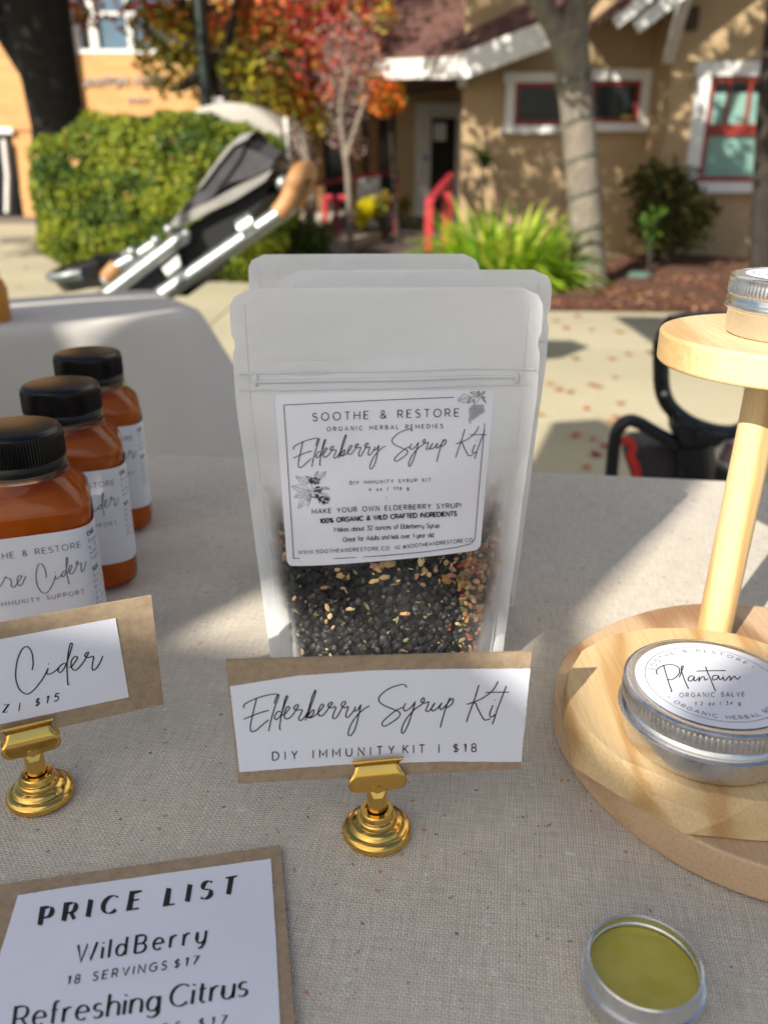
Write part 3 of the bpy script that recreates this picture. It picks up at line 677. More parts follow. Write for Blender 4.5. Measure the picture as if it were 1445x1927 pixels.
# small sign at left edge
# ------------------------------------------------------------------ porch building, centre background (deep shade)
PY_ = 17.9
pb = empty('porch_building', (-.5, PY_, 0), 'dark brown timber porch front behind the autumn trees', 'building')
x0, x1 = py(392, 300, PY_).x, py(775, 300, PY_).x
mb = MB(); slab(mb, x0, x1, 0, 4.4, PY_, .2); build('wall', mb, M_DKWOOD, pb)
for (pa, pb_) in ((608, 660), (706, 762)):
    xa, xb = py(pa,300,PY_).x, py(pb_,300,PY_).x; za = .25; zb = py(0,225,PY_).z
    m_ = MB(); slab(m_, xa-.08, xb+.08, za-.08, zb+.08, PY_-.06, .055); wo = build('window', m_, M_DKWOOD, pb)
    m_ = MB(); slab(m_, xa, xb, za, zb, PY_-.075, .01); build('pane', m_, M_GLASS, wo)
for px_ in (585, 600, 672, 702):
    xa = py(px_,300,PY_-.8).x; m_ = MB(); slab(m_, xa-.08, xa+.10, 0, 2.75, PY_-.9, .18); build('post', m_, M_OCHRE, pb)
m_ = MB(); slab(m_, x0, x1+.3, 2.9, 3.1, PY_-3.9, 3.89); build('roof', m_, M_DKWOOD, pb)  # roof extended far forward so its shadow darkens the porch
mb = MB(); slab(mb, x0, x1, .0, .12, PY_-1.6, 1.59); build('porch_floor', mb, plain('pale_step', (.40,.36,.29), .8), pb)

# ------------------------------------------------------------------ bungalow, right background
WA, WB, WD = 10.4, 9.6, 16.0
bu = empty('bungalow', (3.5, WB, 0), 'tan stucco bungalow with white trim, red sashes and a red shingle roof', 'house')
def frame_window(name, Y, px, fw, sash_mat, pane_mat, parent, muntins=(), rail=None, sash=.05):
    """px = outer frame rectangle in photo coordinates on plane Y"""
    a = py(px[0], px[1], Y); b = py(px[2], px[3], Y); x0, x1, z0, z1 = a.x, b.x, b.z, a.z
    m = MB(); D = .10
    slab(m, x0-.03, x1+.03, z1-fw, z1, Y-D, D-.003); slab(m, x0-.04, x1+.04, z0, z0+fw*.8, Y-D-.03, D+.027)
    slab(m, x0, x0+fw, z0+fw*.8, z1-fw, Y-D+.01, D-.013); slab(m, x1-fw, x1, z0+fw*.8, z1-fw, Y-D+.01, D-.013)
    w_ = build(name, m, M_TRIM, parent)
    xi0, xi1, zi0, zi1 = x0+fw, x1-fw, z0+fw*.8, z1-fw
    return w_, (xi0, xi1, zi0, zi1)
def sash_pane(w_, box, Y, sw, sash_mat, pane_mat, vm=0, label=None):
    xi0, xi1, zi0, zi1 = box
    m = MB(); slab(m, xi0, xi1, zi1-sw, zi1, Y-.06, .05); slab(m, xi0, xi1, zi0, zi0+sw, Y-.06, .05)
    slab(m, xi0, xi0+sw, zi0+sw, zi1-sw, Y-.06, .05); slab(m, xi1-sw, xi1, zi0+sw, zi1-sw, Y-.06, .05)
    for k in range(vm):
        xx = xi0+(xi1-xi0)*(k+1)/(vm+1); slab(m, xx-.014, xx+.014, zi0+sw, zi1-sw, Y-.052, .03)
    build('sash', m, sash_mat, w_)
    m = MB(); slab(m, xi0+sw*.5, xi1-sw*.5, zi0+sw*.5, zi1-sw*.5, Y-.022, .008); build('pane', m, pane_mat, w_)
# left wing wall (in eave shade) with the double window, right wing wall, reveals
xl = py(868, 300, WA).x; xm = py(1219, 200, WA).x; xr = 8.5
mb = MB(); slab(mb, xl, xm+.1, 0, 3.6, WA, .2); build('wall', mb, M_STUCCO, bu)
mb = MB(); slab(mb, xm-.02, xr, 0, 4.6, WB, .2); build('wall', mb, M_STUCCO, bu)
mb = MB(); slab(mb, xm-.02, xm+.18, 0, 3.9, WB+.201, WA-WB-.203); build('wall', mb, M_STUCCO, bu)
x2_ = py(886,300,WD).x; mb = MB(); mb.prism([Vector((xl+.002,WA+.202,0)), Vector((xl+.25,WA+.202,0)), Vector((x2_+.25,WD-.1,0)), Vector((x2_,WD-.1,0))], (0,0,3.6)); build('wall', mb, M_STUCCO, bu)
w1, bx = frame_window('window', WA, (952, 137, 1090, 252), .10, M_SASH, M_GLASS, bu)
sash_pane(w1, bx, WA, .045, M_SASH, M_GLASS)
w1b, bx = frame_window('window', WA, (1094, 131, 1213, 248), .11, M_SASH, M_GLASS, bu)
sash_pane(w1b, bx, WA, .045, M_SASH, M_GLASS)
m_ = MB(); c_ = py(1176, 226, WA-.03); slab(m_, c_.x-.05, c_.x+.06, c_.z-.04, c_.z+.05, WA-.035, .006); build('yellow_note', m_, plain('yellow_note', (.6,.42,.08)), w1b)
w2, bx = frame_window('window', WB, (1312, 117, 1478, 362), .13, M_SASH, M_CURTAIN, bu)
zm = py(0, 244, WB).z
sash_pane(w2, (bx[0], bx[1], zm, bx[3]), WB, .05, M_SASH, M_CURTAIN, vm=3)
sash_pane(w2, (bx[0], bx[1], bx[2], zm-.004), WB, .055, M_SASH, M_CURTAIN)
m_ = MB(); slab(m_, bx[0]+.06, bx[1]-.06, py(0,175,WB).z, bx[3]-.06, WB-.0228, .003); build('dark_upper_glass', m_, M_GLASS, w2)
# entrance door, grey frame, deep in the porch
a = py(783, 193, WD); b = py(880, 405, WD)
mb = MB(); slab(mb, py(745,200,WD).x, x2_+.3, 0, 3.6, WD+.001, .2); build('wall', mb, M_STUCCO, bu)
m_ = MB(); fw = .26
slab(m_, a.x, a.x+fw, 0, a.z, WD-.1, .098); slab(m_, b.x-fw, b.x, 0, a.z, WD-.1, .098); slab(m_, a.x+fw, b.x-fw, a.z-.24, a.z, WD-.1, .098)
dr = build('door', m_, M_GTRIM, bu)
m_ = MB(); slab(m_, a.x+fw, b.x-fw, 0, a.z-.24, WD-.04, .02); build('pane', m_, M_GLASS, dr)
q0 = py(815, 232, WD); q1 = py(838, 265, WD); m_ = MB(); slab(m_, q0.x, q1.x, q1.z, q0.z, WD-.05, .006); build('paper_notice', m_, M_PAPER, dr)
q0 = py(801, 297, WD); m_ = MB(); m_.sphere((q0.x, WD-.08, q0.z), .07, 10, 6, (1,.4,1)); build('blue_sticker', m_, plain('blue_plastic', (.02,.12,.45)), dr)
mb = MB(); slab(mb, py(745,200,WD).x, xl, .0, .10, WD-1.4, 1.39); build('doorstep', mb, plain('pale_step', (.40,.36,.29)), bu)
# roof over the porch: eave fascia then rake, with the shingle plane above
E0 = py(655, 124, 11.6); E1 = py(866, 118, 9.9); E2 = py(1052, 47, 9.6)
rise = Vector((0, 0, 1))
top0 = py(655, -160, 16.5); top1 = py(1120, -190, 14)
mb = MB(); mb.prism([E0, E1, E2, top1, top0], (0,0,.10)); rf = build('roof', mb, M_ROOF, bu)
m_ = MB(); m_.bar(E0+Vector((0,-.05,-.05)), E1+Vector((0,-.05,-.05)), .06, .20); build('fascia', m_, M_TRIM, rf)
m_ = MB(); m_.bar(E1+Vector((0,-.05,-.045)), E2+Vector((0,-.05,-.05)), .07, .24); build('barge_board', m_, M_TRIM, rf)
m_ = MB(); p = E1+Vector((.05,.3,-.15)); m_.bar(p, py(880, 168, 12.2), .09, .09); build('bracket', m_, M_GTRIM, rf)
m_ = MB(); m_.bar(py(695, 150, 13.3), py(765, 200, 13.6), .07, .07); build('bracket', m_, M_TRIM, rf)
# soffit of left roof
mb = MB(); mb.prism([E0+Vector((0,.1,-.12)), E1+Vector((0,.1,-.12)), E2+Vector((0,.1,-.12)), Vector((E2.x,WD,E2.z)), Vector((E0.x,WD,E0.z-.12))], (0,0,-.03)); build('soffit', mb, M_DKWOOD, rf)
# right gable: two rakes and knee brace
r0 = py(1157, 44, 9.0); r1 = py(1262, -40, 9.0); r2 = py(1196, 52, 8.8); r3 = py(1330, -52, 8.8)
m_ = MB(); m_.bar(r0, r1+(r1-r0)*3, .05, .10); rg = build('gable_roof', m_, M_TRIM, bu)
m_ = MB(); m_.bar(r2, r3+(r3-r2)*3, .05, .115); build('barge_board', m_, M_TRIM, rg)
mb = MB(); mb.prism([r0+Vector((0,.0,.09)), r1+(r1-r0)*3+Vector((0,0,.09)), r1+(r1-r0)*3+Vector((0,2.6,.09)), r0+Vector((0,2.6,.09))], (0,0,.06)); build('roof_panel', mb, M_ROOF, rg)
m_ = MB(); m_.bar(py(1291, -10, 8.9), py(1256, 112, 9.55), .10, .10); build('knee_brace', m_, M_GTRIM, rg)
m_ = MB(); q0 = py(1302, 35, WB-.05); slab(m_, q0.x-.05, q0.x+.05, q0.z-.1, q0.z+.1, WB-.1, .09); build('wall_light', m_, M_DKWOOD, bu)
m_ = MB(); m_.tube([py(1243,155,WB-.03), py(1241,260,WB-.03)], .015, 6); build('conduit', m_, M_STUCCO, bu)

# red handrails up the ramp
mb = MB(); mb.prism([Vector((-.65,7.6,.016)), Vector((.55,7.6,.016)), Vector((1.15,15.5,.14)), Vector((-.9,15.5,.14))], (0,0,-.012)); 
o = build('ramp', mb, plain('dark_ramp', (.085,.062,.058), .9, var=.3)); o['kind'] = 'structure'
def rail(name, label, Y0, posts, top, mat=M_RAIL, w=.07, down=0.0):
    r_ = empty(name, (posts[0][0], posts[0][1], 0), label, 'handrail')
    for (x, y, z) in posts:
        m = MB(); m.box((x, y, (z+down)/2), (w, w, z-down)); build('post', m, mat, r_)
    m = MB(); m.bar(top[0], top[1], .07, .045); build('top_rail', m, mat if name != 'x' else M_DKWOOD, r_)
    return r_
pA = py(807, 386, 7.8); pB = py(834, 362, 8.5); pC = py(845, 346, 9.4)
rr = rail('handrail', 'bright red wooden handrail beside the green strappy plant', 7.8, [(pA.x,7.8,pA.z),(pB.x+.03,8.5,pB.z),(pC.x,9.4,pC.z)], (pA+Vector((0,-.05,.03)), py(850,328,10.2)))
pA = py(490, 388, 8.8); pB = py(578, 350, 11.0); pC = py(632, 372, 10.6); pD = py(655, 352, 11.5); pE = py(745, 322, 12.2)
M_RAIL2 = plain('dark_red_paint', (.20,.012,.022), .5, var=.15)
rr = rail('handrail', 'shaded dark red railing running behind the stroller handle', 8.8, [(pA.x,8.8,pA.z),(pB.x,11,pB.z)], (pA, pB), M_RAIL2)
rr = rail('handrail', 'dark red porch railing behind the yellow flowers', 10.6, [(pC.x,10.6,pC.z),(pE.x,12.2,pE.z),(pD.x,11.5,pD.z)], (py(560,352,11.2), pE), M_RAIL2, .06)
# red bench frame beyond
bn = empty('red_bench', tuple(py(640, 400, 10.2).to_2d())+(0,), 'small red metal bench frame beside the yellow flowers', 'bench')
a_ = py(612, 372, 10.2); b_ = py(658, 372, 10.2)
m_ = MB(); m_.tube([a_, b_], .035, 6); build('seat', m_, M_RAIL, bn)
for q in (a_, b_):
    m_ = MB(); m_.tube([q, Vector((q.x, q.y, 0))], .03, 6); build('leg', m_, M_RAIL, bn)
# pale kerb
m_ = MB(); a_ = py(600, 418, 9.9); b_ = py(682, 404, 11.6); a_.z = b_.z = .09; m_.bar(a_, b_, .5, .18)
o = build('kerb', m_, plain('pale_step', (.4,.36,.29))); o['kind'] = 'structure'
# white folding sandwich sign on the porch
ws = empty('sandwich_board', tuple(py(692, 395, 13.5).to_2d())+(0,), 'white folding board on the shaded porch', 'sign')
for s_ in (-1, 1):
    m_ = MB(); q = py(694, 350, 13.5); m_.bar(Vector((q.x, 13.5+s_*.2, .02)), Vector((q.x, 13.5+s_*.02, q.z+.15)), .34, .02, up=Vector((0,1,0))); build('panel', m_, plain('board_white', (.5,.5,.52)), ws)

# ------------------------------------------------------------------ hedge
hx0, hx1, hy0, hy1, hz = -3.12, -.86, 7.6, 9.3, 1.37
hg = empty('hedge', ((hx0+hx1)/2, (hy0+hy1)/2, 0), 'large clipped green hedge with rounded top behind the stroller', 'hedge')
cc = Vector(((hx0+hx1)/2, (hy0+hy1)/2, hz*.46)); hh = Vector(((hx1-hx0)/2, (hy1-hy0)/2, hz*.54))
def hedge_pt(d, k=1.0):
    e = 3.4; r_ = (abs(d.x)**e+abs(d.y)**e+abs(d.z)**e)**(-1/e)
    q = d*r_
    lump = 1+.035*math.sin(q.x*9+q.z*6)+.03*math.sin(q.z*11+q.y*7+q.x*3)+.02*math.sin(q.x*23)
    q = q*k*lump
    # sides draw in towards the ground
    tz = 1-.10*max(0, -q.z)
    return Vector((cc.x+q.x*hh.x*tz, cc.y+q.y*hh.y*tz, cc.z+q.z*hh.z))
mb = MB(); S_, Q_ = 48, 28
for i in range(Q_+1):
    for j in range(S_):
        th = math.pi*i/Q_; ph = 2*math.pi*j/S_
        mb.v.append(tuple(hedge_pt(Vector((math.sin(th)*math.cos(ph), math.sin(th)*math.sin(ph), -math.cos(th))), .90)))
for i in range(Q_):
    for j in range(S_): mb.f.append((i*S_+j, i*S_+(j+1)%S_, (i+1)*S_+(j+1)%S_, (i+1)*S_+j))
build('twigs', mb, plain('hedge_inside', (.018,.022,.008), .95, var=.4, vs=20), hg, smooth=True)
mb = MB(); HC = [(.19,.26,.018),(.13,.21,.018),(.25,.30,.025),(.07,.13,.018),(.32,.33,.03),(.14,.20,.03),(.04,.08,.015)]
for _ in range(52000):
    d = Vector((rnd.gauss(0,1), rnd.gauss(0,1)*.9-.35, rnd.gauss(0,1))).normalized()
    if d.y > .55: continue
    hole = math.sin(d.x*17+d.z*13)+math.sin(d.x*31-d.z*23+1)+math.sin(d.z*41+d.x*7)
    k = rnd.uniform(.90, 1.035)-(.05 if hole < -1.5 else 0)
    p = hedge_pt(d, k)
    if p.z < .02: continue
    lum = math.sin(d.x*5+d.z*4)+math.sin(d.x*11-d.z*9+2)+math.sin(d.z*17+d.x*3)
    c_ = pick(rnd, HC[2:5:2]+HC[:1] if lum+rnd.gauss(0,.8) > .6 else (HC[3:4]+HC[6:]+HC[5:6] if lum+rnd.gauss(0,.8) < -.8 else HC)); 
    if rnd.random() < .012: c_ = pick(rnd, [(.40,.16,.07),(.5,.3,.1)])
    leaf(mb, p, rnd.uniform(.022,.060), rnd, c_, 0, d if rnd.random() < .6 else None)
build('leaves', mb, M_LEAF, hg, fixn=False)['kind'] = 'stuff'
# brown dead leaf caught on the hedge
mb = MB(); leaf(mb, hedge_pt(Vector((-.55,-1,.55)).normalized(), 1.04), .09, rnd, (.62,.34,.14), 0, (-.3,-1,.2)); o = build('fallen_leaf', mb, M_LEAF); tag(o, 'dry tan leaf caught on the face of the clipped hedge', 'leaf')

# ------------------------------------------------------------------ trees
def tree(label, base, mbT, crowns, bark, n, size, cols, extra_cat='tree', seed=1, name='tree'):
    r_ = empty(name, base, label, extra_cat)
    build('trunk', mbT, bark, r_, smooth=True)
    if crowns:
        m = MB(); clump_crown(m, crowns, n, size, random.Random(seed), cols)
        build('crown', m, M_LEAF, r_, fixn=False)
    return r_
# big dark tree, far left behind the hedge
r1_ = random.Random(3); m = MB(); Y = 10.6
P_ = [py(122, 330, Y), py(112, 240, Y), py(96, 150, Y), py(78, 70, Y), py(66, 0, Y), py(60, -90, Y)]
P_[0].z = 0; m.tube([P_[0]]+P_[1:], [.42,.30,.31,.34,.36,.33], 14)
ends = []
m.tube([py(70, 130, Y), py(20, 60, Y), py(-30, 0, Y), py(-120, -90, Y)], [.2,.17,.15,.12], 10)
for d in ((-.5,-.2,1),(.5,.2,1),(0,-.5,1)): branch(m, P_[-1], d, 1.6, .2, 2, r1_, ends)
GR = [(.06,.09,.015),(.09,.10,.02),(.16,.13,.02),(.04,.07,.015)]
ctr = P_[-1]
# crown reaches towards the sun and keeps the bark in shade
tree('massive dark trunked tree at left edge of the view behind hedge', (P_[0].x, Y, 0), m,
     [(e+Vector((0,0,.1)), .75) for e in ends]+[(Vector((ctr.x-1.6, Y-2.4, 4.0)), 1.6),(Vector((ctr.x-.9, Y-1.6, 4.6)), 1.05),(Vector((ctr.x-2.6, Y-3.2, 4.2)), 1.5),(Vector((ctr.x-1.6, Y-1.9, 3.4)), 1.2),(Vector((ctr.x-3.0, Y-1.9, 3.2)), 1.1)], plain('black_bark', (.014,.012,.010), .9, var=.5, vs=12, bump=.9, bs=22), 26000, .11, GR, seed=4)
# autumn maple
def maple():
    r2 = random.Random(11); m = MB(); Y = 11.2; b0 = py(418, 225, Y)
    m.tube([Vector((b0.x, Y, 0)), Vector((b0.x, Y, .9)), b0, py(430, 180, Y)], [.20,.17,.14,.12], 10)
    st = [[(425,200),(398,140),(372,70),(345,0),(330,-70)], [(428,195),(455,150),(490,100),(515,50),(560,-20)], [(425,190),(420,120),(440,40),(450,-60)],
          [(470,130),(520,110),(570,60),(610,10)], [(385,100),(340,110),(300,90),(270,40)], [(500,90),(560,130),(600,150)], [(410,110),(350,160),(320,170)]]
    for s_ in st:
        q = [py(x, y, Y+r2.uniform(-.5,.5)*min(1,i)) for i, (x, y) in enumerate(s_)]
        m.tube(catmull([tuple(v) for v in q], 3), [.09*(1-.75*i/(3*(len(q)-1))) for i in range(3*(len(q)-1)+1)], 7)
    root = empty('autumn_maple', (b0.x, Y, 0), 'autumn tree with red, orange and yellow leaves behind the right end of the hedge', 'tree')
    build('trunk', m, M_BARK, root, smooth=True)
    YG = [(.42,.36,.03),(.26,.28,.03),(.50,.34,.04),(.13,.16,.02)]; RD = [(.50,.05,.045),(.62,.12,.05),(.34,.03,.03),(.55,.20,.06)]
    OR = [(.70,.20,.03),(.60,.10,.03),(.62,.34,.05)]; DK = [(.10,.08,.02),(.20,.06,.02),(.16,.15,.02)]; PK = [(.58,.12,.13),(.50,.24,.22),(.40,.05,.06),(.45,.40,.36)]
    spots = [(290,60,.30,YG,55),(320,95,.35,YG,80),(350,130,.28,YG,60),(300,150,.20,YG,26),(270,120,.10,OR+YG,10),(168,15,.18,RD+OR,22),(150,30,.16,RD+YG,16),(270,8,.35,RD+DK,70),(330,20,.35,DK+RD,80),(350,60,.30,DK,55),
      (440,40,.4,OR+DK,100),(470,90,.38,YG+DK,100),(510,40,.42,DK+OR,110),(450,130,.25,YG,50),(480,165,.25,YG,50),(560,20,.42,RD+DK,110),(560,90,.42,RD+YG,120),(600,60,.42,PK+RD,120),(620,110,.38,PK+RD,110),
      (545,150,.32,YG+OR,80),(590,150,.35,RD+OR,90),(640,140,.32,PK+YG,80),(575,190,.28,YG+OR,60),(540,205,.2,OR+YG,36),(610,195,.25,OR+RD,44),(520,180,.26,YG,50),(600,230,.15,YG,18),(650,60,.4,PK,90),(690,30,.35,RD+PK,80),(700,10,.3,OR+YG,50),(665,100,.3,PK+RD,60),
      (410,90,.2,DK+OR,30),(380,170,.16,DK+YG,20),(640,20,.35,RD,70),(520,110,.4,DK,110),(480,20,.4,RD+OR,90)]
    m = MB()
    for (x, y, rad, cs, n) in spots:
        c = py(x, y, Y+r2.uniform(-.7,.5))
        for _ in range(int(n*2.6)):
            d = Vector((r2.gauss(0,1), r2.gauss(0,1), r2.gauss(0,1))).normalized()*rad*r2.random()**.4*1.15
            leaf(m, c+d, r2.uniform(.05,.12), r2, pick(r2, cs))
    for _ in range(16000):       # the crown above the picture, thickened to shade the porch
        c = Vector((r2.gauss(b0.x+.2, 1.3), r2.gauss(Y+.5, 1.1), r2.gauss(4.4, .7)))
        if c.z > 3.2: leaf(m, c, r2.uniform(.06,.13), r2, pick(r2, RD+OR+YG+DK))
    build('crown', m, M_LEAF, root, fixn=False)
maple()
# grey-stemmed crape myrtle with pink-grey seed heads
def myrtle():
    r2 = random.Random(21); Y = 12.4; b0 = py(590, 440, 9.6)
    m = MB()
    st = [[(590,436),(588,380),(580,330),(566,280),(540,250)], [(588,400),(583,330),(572,270),(565,250)], [(660,430),(655,340),(648,280),(640,200),(660,120)], [(650,300),(672,230),(690,180)]]
    for i, s_ in enumerate(st):
        q = [py(x, y, 9.8) for x, y in s_]
        if i in (0, 2): q = [Vector((q[0].x, 9.8, 0))]+q[1:]
        m.tube(catmull([tuple(v) for v in q], 3), [.036*(1-.5*k/(3*(len(q)-1))) for k in range(3*(len(q)-1)+1)], 7)
    root = empty('crape_myrtle', (b0.x, 9.8, 0), 'slim pale stemmed shrub tree with greyish pink seed heads left of the porch', 'tree')
    build('trunk', m, plain('grey_brown_bark', (.20,.165,.13), .85, var=.3), root, smooth=True)
    m = MB(); GP = [(.36,.31,.29),(.44,.36,.34),(.30,.24,.22),(.50,.22,.20),(.22,.20,.14)]
    for (x, y, rad, n) in [(650,130,.26,260),(670,70,.28,260),(640,180,.24,200),(660,220,.2,140),(640,250,.18,110),(680,160,.2,130),(690,110,.2,120),(625,80,.24,150),(552,262,.14,110),(570,280,.13,110),(583,300,.10,60),(532,246,.12,80),(665,280,.14,50)]:
        c = py(x, y, 9.9)
        for _ in range(n):
            d = Vector((r2.gauss(0,1), r2.gauss(0,1), r2.gauss(0,1))).normalized()*rad*r2.random()**.5*1.2
            leaf(m, c+d, r2.uniform(.02,.055), r2, pick(r2, GP))
    build('crown', m, M_LEAF, root, fixn=False)
myrtle()
# orange leaved shrub branch beside the porch post
def orange_tree():
    r2 = random.Random(31); m = MB(); b = py(768, 300, 10.9)
    m.tube([Vector((b.x-.1, 10.9, 0)), py(740, 320, 10.9), py(735, 240, 10.9), py(725, 170, 10.9)], [.03,.028,.02,.012], 6)
    root = empty('orange_shrub', (b.x-.1, 10.9, 0), 'slender shrub with glowing orange leaves under the white eave', 'shrub')
    build('trunk', m, M_BARK, root, smooth=True); m = MB()
    for (x, y, rad, n) in [(735,185,.2,170),(700,160,.16,110),(715,200,.15,80),(745,160,.1,50),(690,190,.1,40)]:
        c = py(x, y, 10.8)
        for _ in range(n):
            d = Vector((r2.gauss(0,1), r2.gauss(0,1), r2.gauss(0,1))).normalized()*rad*r2.random()**.5
            leaf(m, c+d, r2.uniform(.05,.10), r2, pick(r2, [(.75,.20,.03),(.7,.10,.03),(.6,.3,.04),(.3,.25,.03)]))
    build('crown', m, M_LEAF, root, fixn=False)
orange_tree()
# the pale trunk tree in the mulch bed
r3_ = random.Random(5); m = MB(); Y = 7.35; b0 = py(1106, 552, Y); Y = 7.3
P_ = [Vector((py(1106,552,Y).x, Y, 0)), py(1104,470,Y), py(1098,370,Y), py(1090,270,Y), py(1083,180,Y), py(1075,110,Y), py(1067,60,Y)]
m.tube([tuple(P_[0])]+[tuple(p) for p in P_[1:]], [.168,.140,.132,.130,.132,.140,.155], 16)
ends = []
lL = [py(1062,75,Y), py(1020,10,Y), py(985,-60,Y+.2)]; rL = [py(1070,70,Y), py(1092,0,Y), py(1108,-70,Y-.1)]
m.tube(catmull([tuple(v) for v in lL],3), [.10,.09,.085,.08,.08,.075,.07], 10); m.tube(catmull([tuple(v) for v in rL],3), [.125,.12,.11,.105,.10,.10,.09], 10)
m.tube([py(1098,20,Y), py(1135,-20,Y-.2), py(1190,-80,Y-.3)], [.05,.04,.035], 7)
for q, d in ((lL[-1],(-.7,-.3,1)),(rL[-1],(.3,.2,1)),(rL[-1],(.4,-.8,.9)),(lL[-1],(-.2,.5,1))): branch(m, q, d, 1.3, .07, 2, r3_, ends)
Tb = P_[0]
cr = [(e, .42) for e in ends]
for (dx, dy, z, r_) in ((-1.1,-1.5,3.15,.6),(-.5,-1.3,3.0,.7),(-.8,-.5,2.9,.6),(-1.7,-2.3,3.9,.7),(-.6,-2.2,3.8,.8),(-.55,-.8,2.75,.45),(-.85,-1.2,2.95,.5),(-1.3,-.6,3.6,.8),(-2.2,-.7,3.9,.9),(-3.0,-.6,4.2,.9),(-1.8,-1.0,4.6,.9),(-2.6,-1.2,3.4,.7),(-1.6,-.9,3.7,.7),(2.0,-1.4,4.0,.45)):  # crown lumps placed out of view to shade the wall and upper trunk
    cr.append((Vector((Tb.x+dx, Tb.y+dy, z)), r_))
bark3 = NT('mottled_trunk'); v_ = bark3.coord((1,1,.45)); n_ = bark3.noise(v_, 16, 5, .7); n2_ = bark3.noise(bark3.coord((6,6,1)), 14, 4)
bark3.color(bark3.mix(.5, bark3.ramp(n_, [(.3,(.13,.11,.088)),(.7,(.27,.235,.19))]), bark3.ramp(n2_, [(.3,(.6,.6,.6)),(.6,(1,1,1))]), 'MULTIPLY')); bark3.rough(.9); bark3.bump(n2_, .7, .01)
cr_d = [(Vector((Tb.x+dx, Tb.y+dy, z)), r_) for dx, dy, z, r_ in ((-.4,-.6,2.6,.33),(-.75,-1.05,2.7,.36),(-1.05,-1.5,2.8,.33),(-.2,-.5,2.9,.35),(-.6,-.5,2.9,.35),(-1.3,-1.5,3.2,.4))]  # denser leaf clumps, added to shade the upper trunk
rt = empty('mulch_bed_tree', tuple(Tb), 'pale barked forked street tree standing in the red mulch bed', 'tree')
build('trunk', m, bark3.m, rt, smooth=True)
m = MB(); clump_crown(m, cr, 10500, .12, random.Random(9), [(.10,.13,.02),(.17,.17,.02),(.30,.24,.03),(.07,.09,.02),(.3,.12,.03)]); clump_crown(m, cr_d, 5000, .10, random.Random(19), [(.10,.13,.02),(.17,.17,.02)], .1); build('crown', m, M_LEAF, rt, fixn=False)
# string light wire wound round the trunk
m = MB(); pts = []
for i in range(150):
    t_ = i/149; z = .05+t_*1.75; a_ = t_*2*math.pi*6.5
    cx_ = P_[0].x + (py(1070,110,Y).x-P_[0].x)*(z/1.9); pts.append((cx_+.152*math.cos(a_), Y+.152*math.sin(a_), z))
m.tube(pts, .006, 4); tag(build('string_light_cable', m, plain('green_cable', (.06,.10,.075), .6)), 'thin green light cable wound in a spiral around the pale trunk', 'cable')
# dark trunk at the right edge
m = MB(); q = py(1432, 525, 7.6); m.tube([Vector((q.x,7.6,0)), py(1432,400,7.6), py(1441,220,7.6), py(1455,60,7.6), py(1470,-80,7.6)], [.10,.085,.08,.075,.07], 9)
ends = []; r4 = random.Random(8); branch(m, py(1470,-80,7.6), (.2,0,1), 1.2, .06, 2, r4, ends)
tree('slim dark trunk at the right edge of the mulch bed', (q.x,7.6,0), m, [(e,.45) for e in ends]+[(Vector((q.x-.1, 7.2, 3.4)), .5)], M_BARK, 2200, .10, GR, seed=12)

# bush against the wall, strappy plant, low shrubs, yellow flowers
def bush(name, label, blobs, n, size, cols, seed, base, twig=True, cat='shrub'):
    r_ = empty(name, base, label, cat); r2 = random.Random(seed)
    m = MB()
    for (c, rad) in blobs:
        m.tube([(base[0]+r2.uniform(-.05,.05), base[1]+r2.uniform(-.05,.05), 0), ((base[0]+c[0])/2, (base[1]+c[1])/2, c[2]*.6), tuple(c)], [.016,.012,.006], 5)
    build('stems', m, M_BARK, r_, smooth=True)
    m = MB(); clump_crown(m, [(Vector(c), rad) for c, rad in blobs], n, size, r2, cols, .2); build('foliage', m, M_LEAF, r_, fixn=False)
    return r_
q = py(1240, 480, 8.9)
bush('wall_bush', 'open dark green bush against the tan wall under the red sashed window', [(py(x,y,8.9), r_) for x, y, r_ in ((1215,345,.2),(1250,340,.2),(1285,355,.18),(1230,395,.22),(1275,400,.22),(1300,440,.18),(1215,430,.16),(1250,445,.2),(1325,400,.15))], 2600, .07, [(.05,.08,.02),(.09,.11,.02),(.14,.16,.03),(.25,.20,.06),(.10,.06,.02)], 41, (q.x,8.9,0))
q = py(1225, 470, 8.2)
bush('low_plant', 'small bright green leafy plant in front of the wall bush', [(py(x,y,8.2), r_) for x, y, r_ in ((1215,415,.08),(1235,405,.08),(1225,440,.07),(1222,462,.06))], 150, .05, [(.12,.24,.02),(.07,.16,.02)], 42, (q.x,8.2,0))
q = py(560, 470, 8.6)
bush('low_shrub', 'dark low clipped shrub behind the pouches and stroller handle', [(py(x,y,8.6), r_) for x, y, r_ in ((520,455,.22),(560,450,.24),(600,450,.16),(540,490,.25),(590,490,.22))], 5200, .045, [(.06,.10,.015),(.10,.15,.02),(.04,.07,.012)], 43, (q.x,8.6,0))
q = py(690, 425, 11.3)
bush('yellow_flowers', 'clump of bright yellow flowers beside the ramp', [(py(684,400,11.3),.12),(py(690,385,11.3),.1),(py(682,415,11.3),.1)], 700, .05, [(.75,.62,.01),(.60,.55,.02)], 44, (q.x,11.3,0), cat='flowers')
bush('porch_plant', 'green leafy pot plant right of the yellow flowers', [(py(712,395,11.5),.13),(py(758,385,12.5),.12),(py(720,375,11.5),.1)], 700, .06, [(.14,.20,.03),(.22,.26,.04),(.4,.14,.04)], 45, (py(715,425,11.5).x,11.5,0), cat='plant')
bush('side_plant', 'small dark leafy plant by the corner of the stucco wall', [(py(905,292,10.1),.07),(py(915,302,10.1),.07)], 120, .06, [(.03,.06,.01),(.06,.12,.02)], 46, (py(905,420,10.1).x,10.1,0), cat='plant')
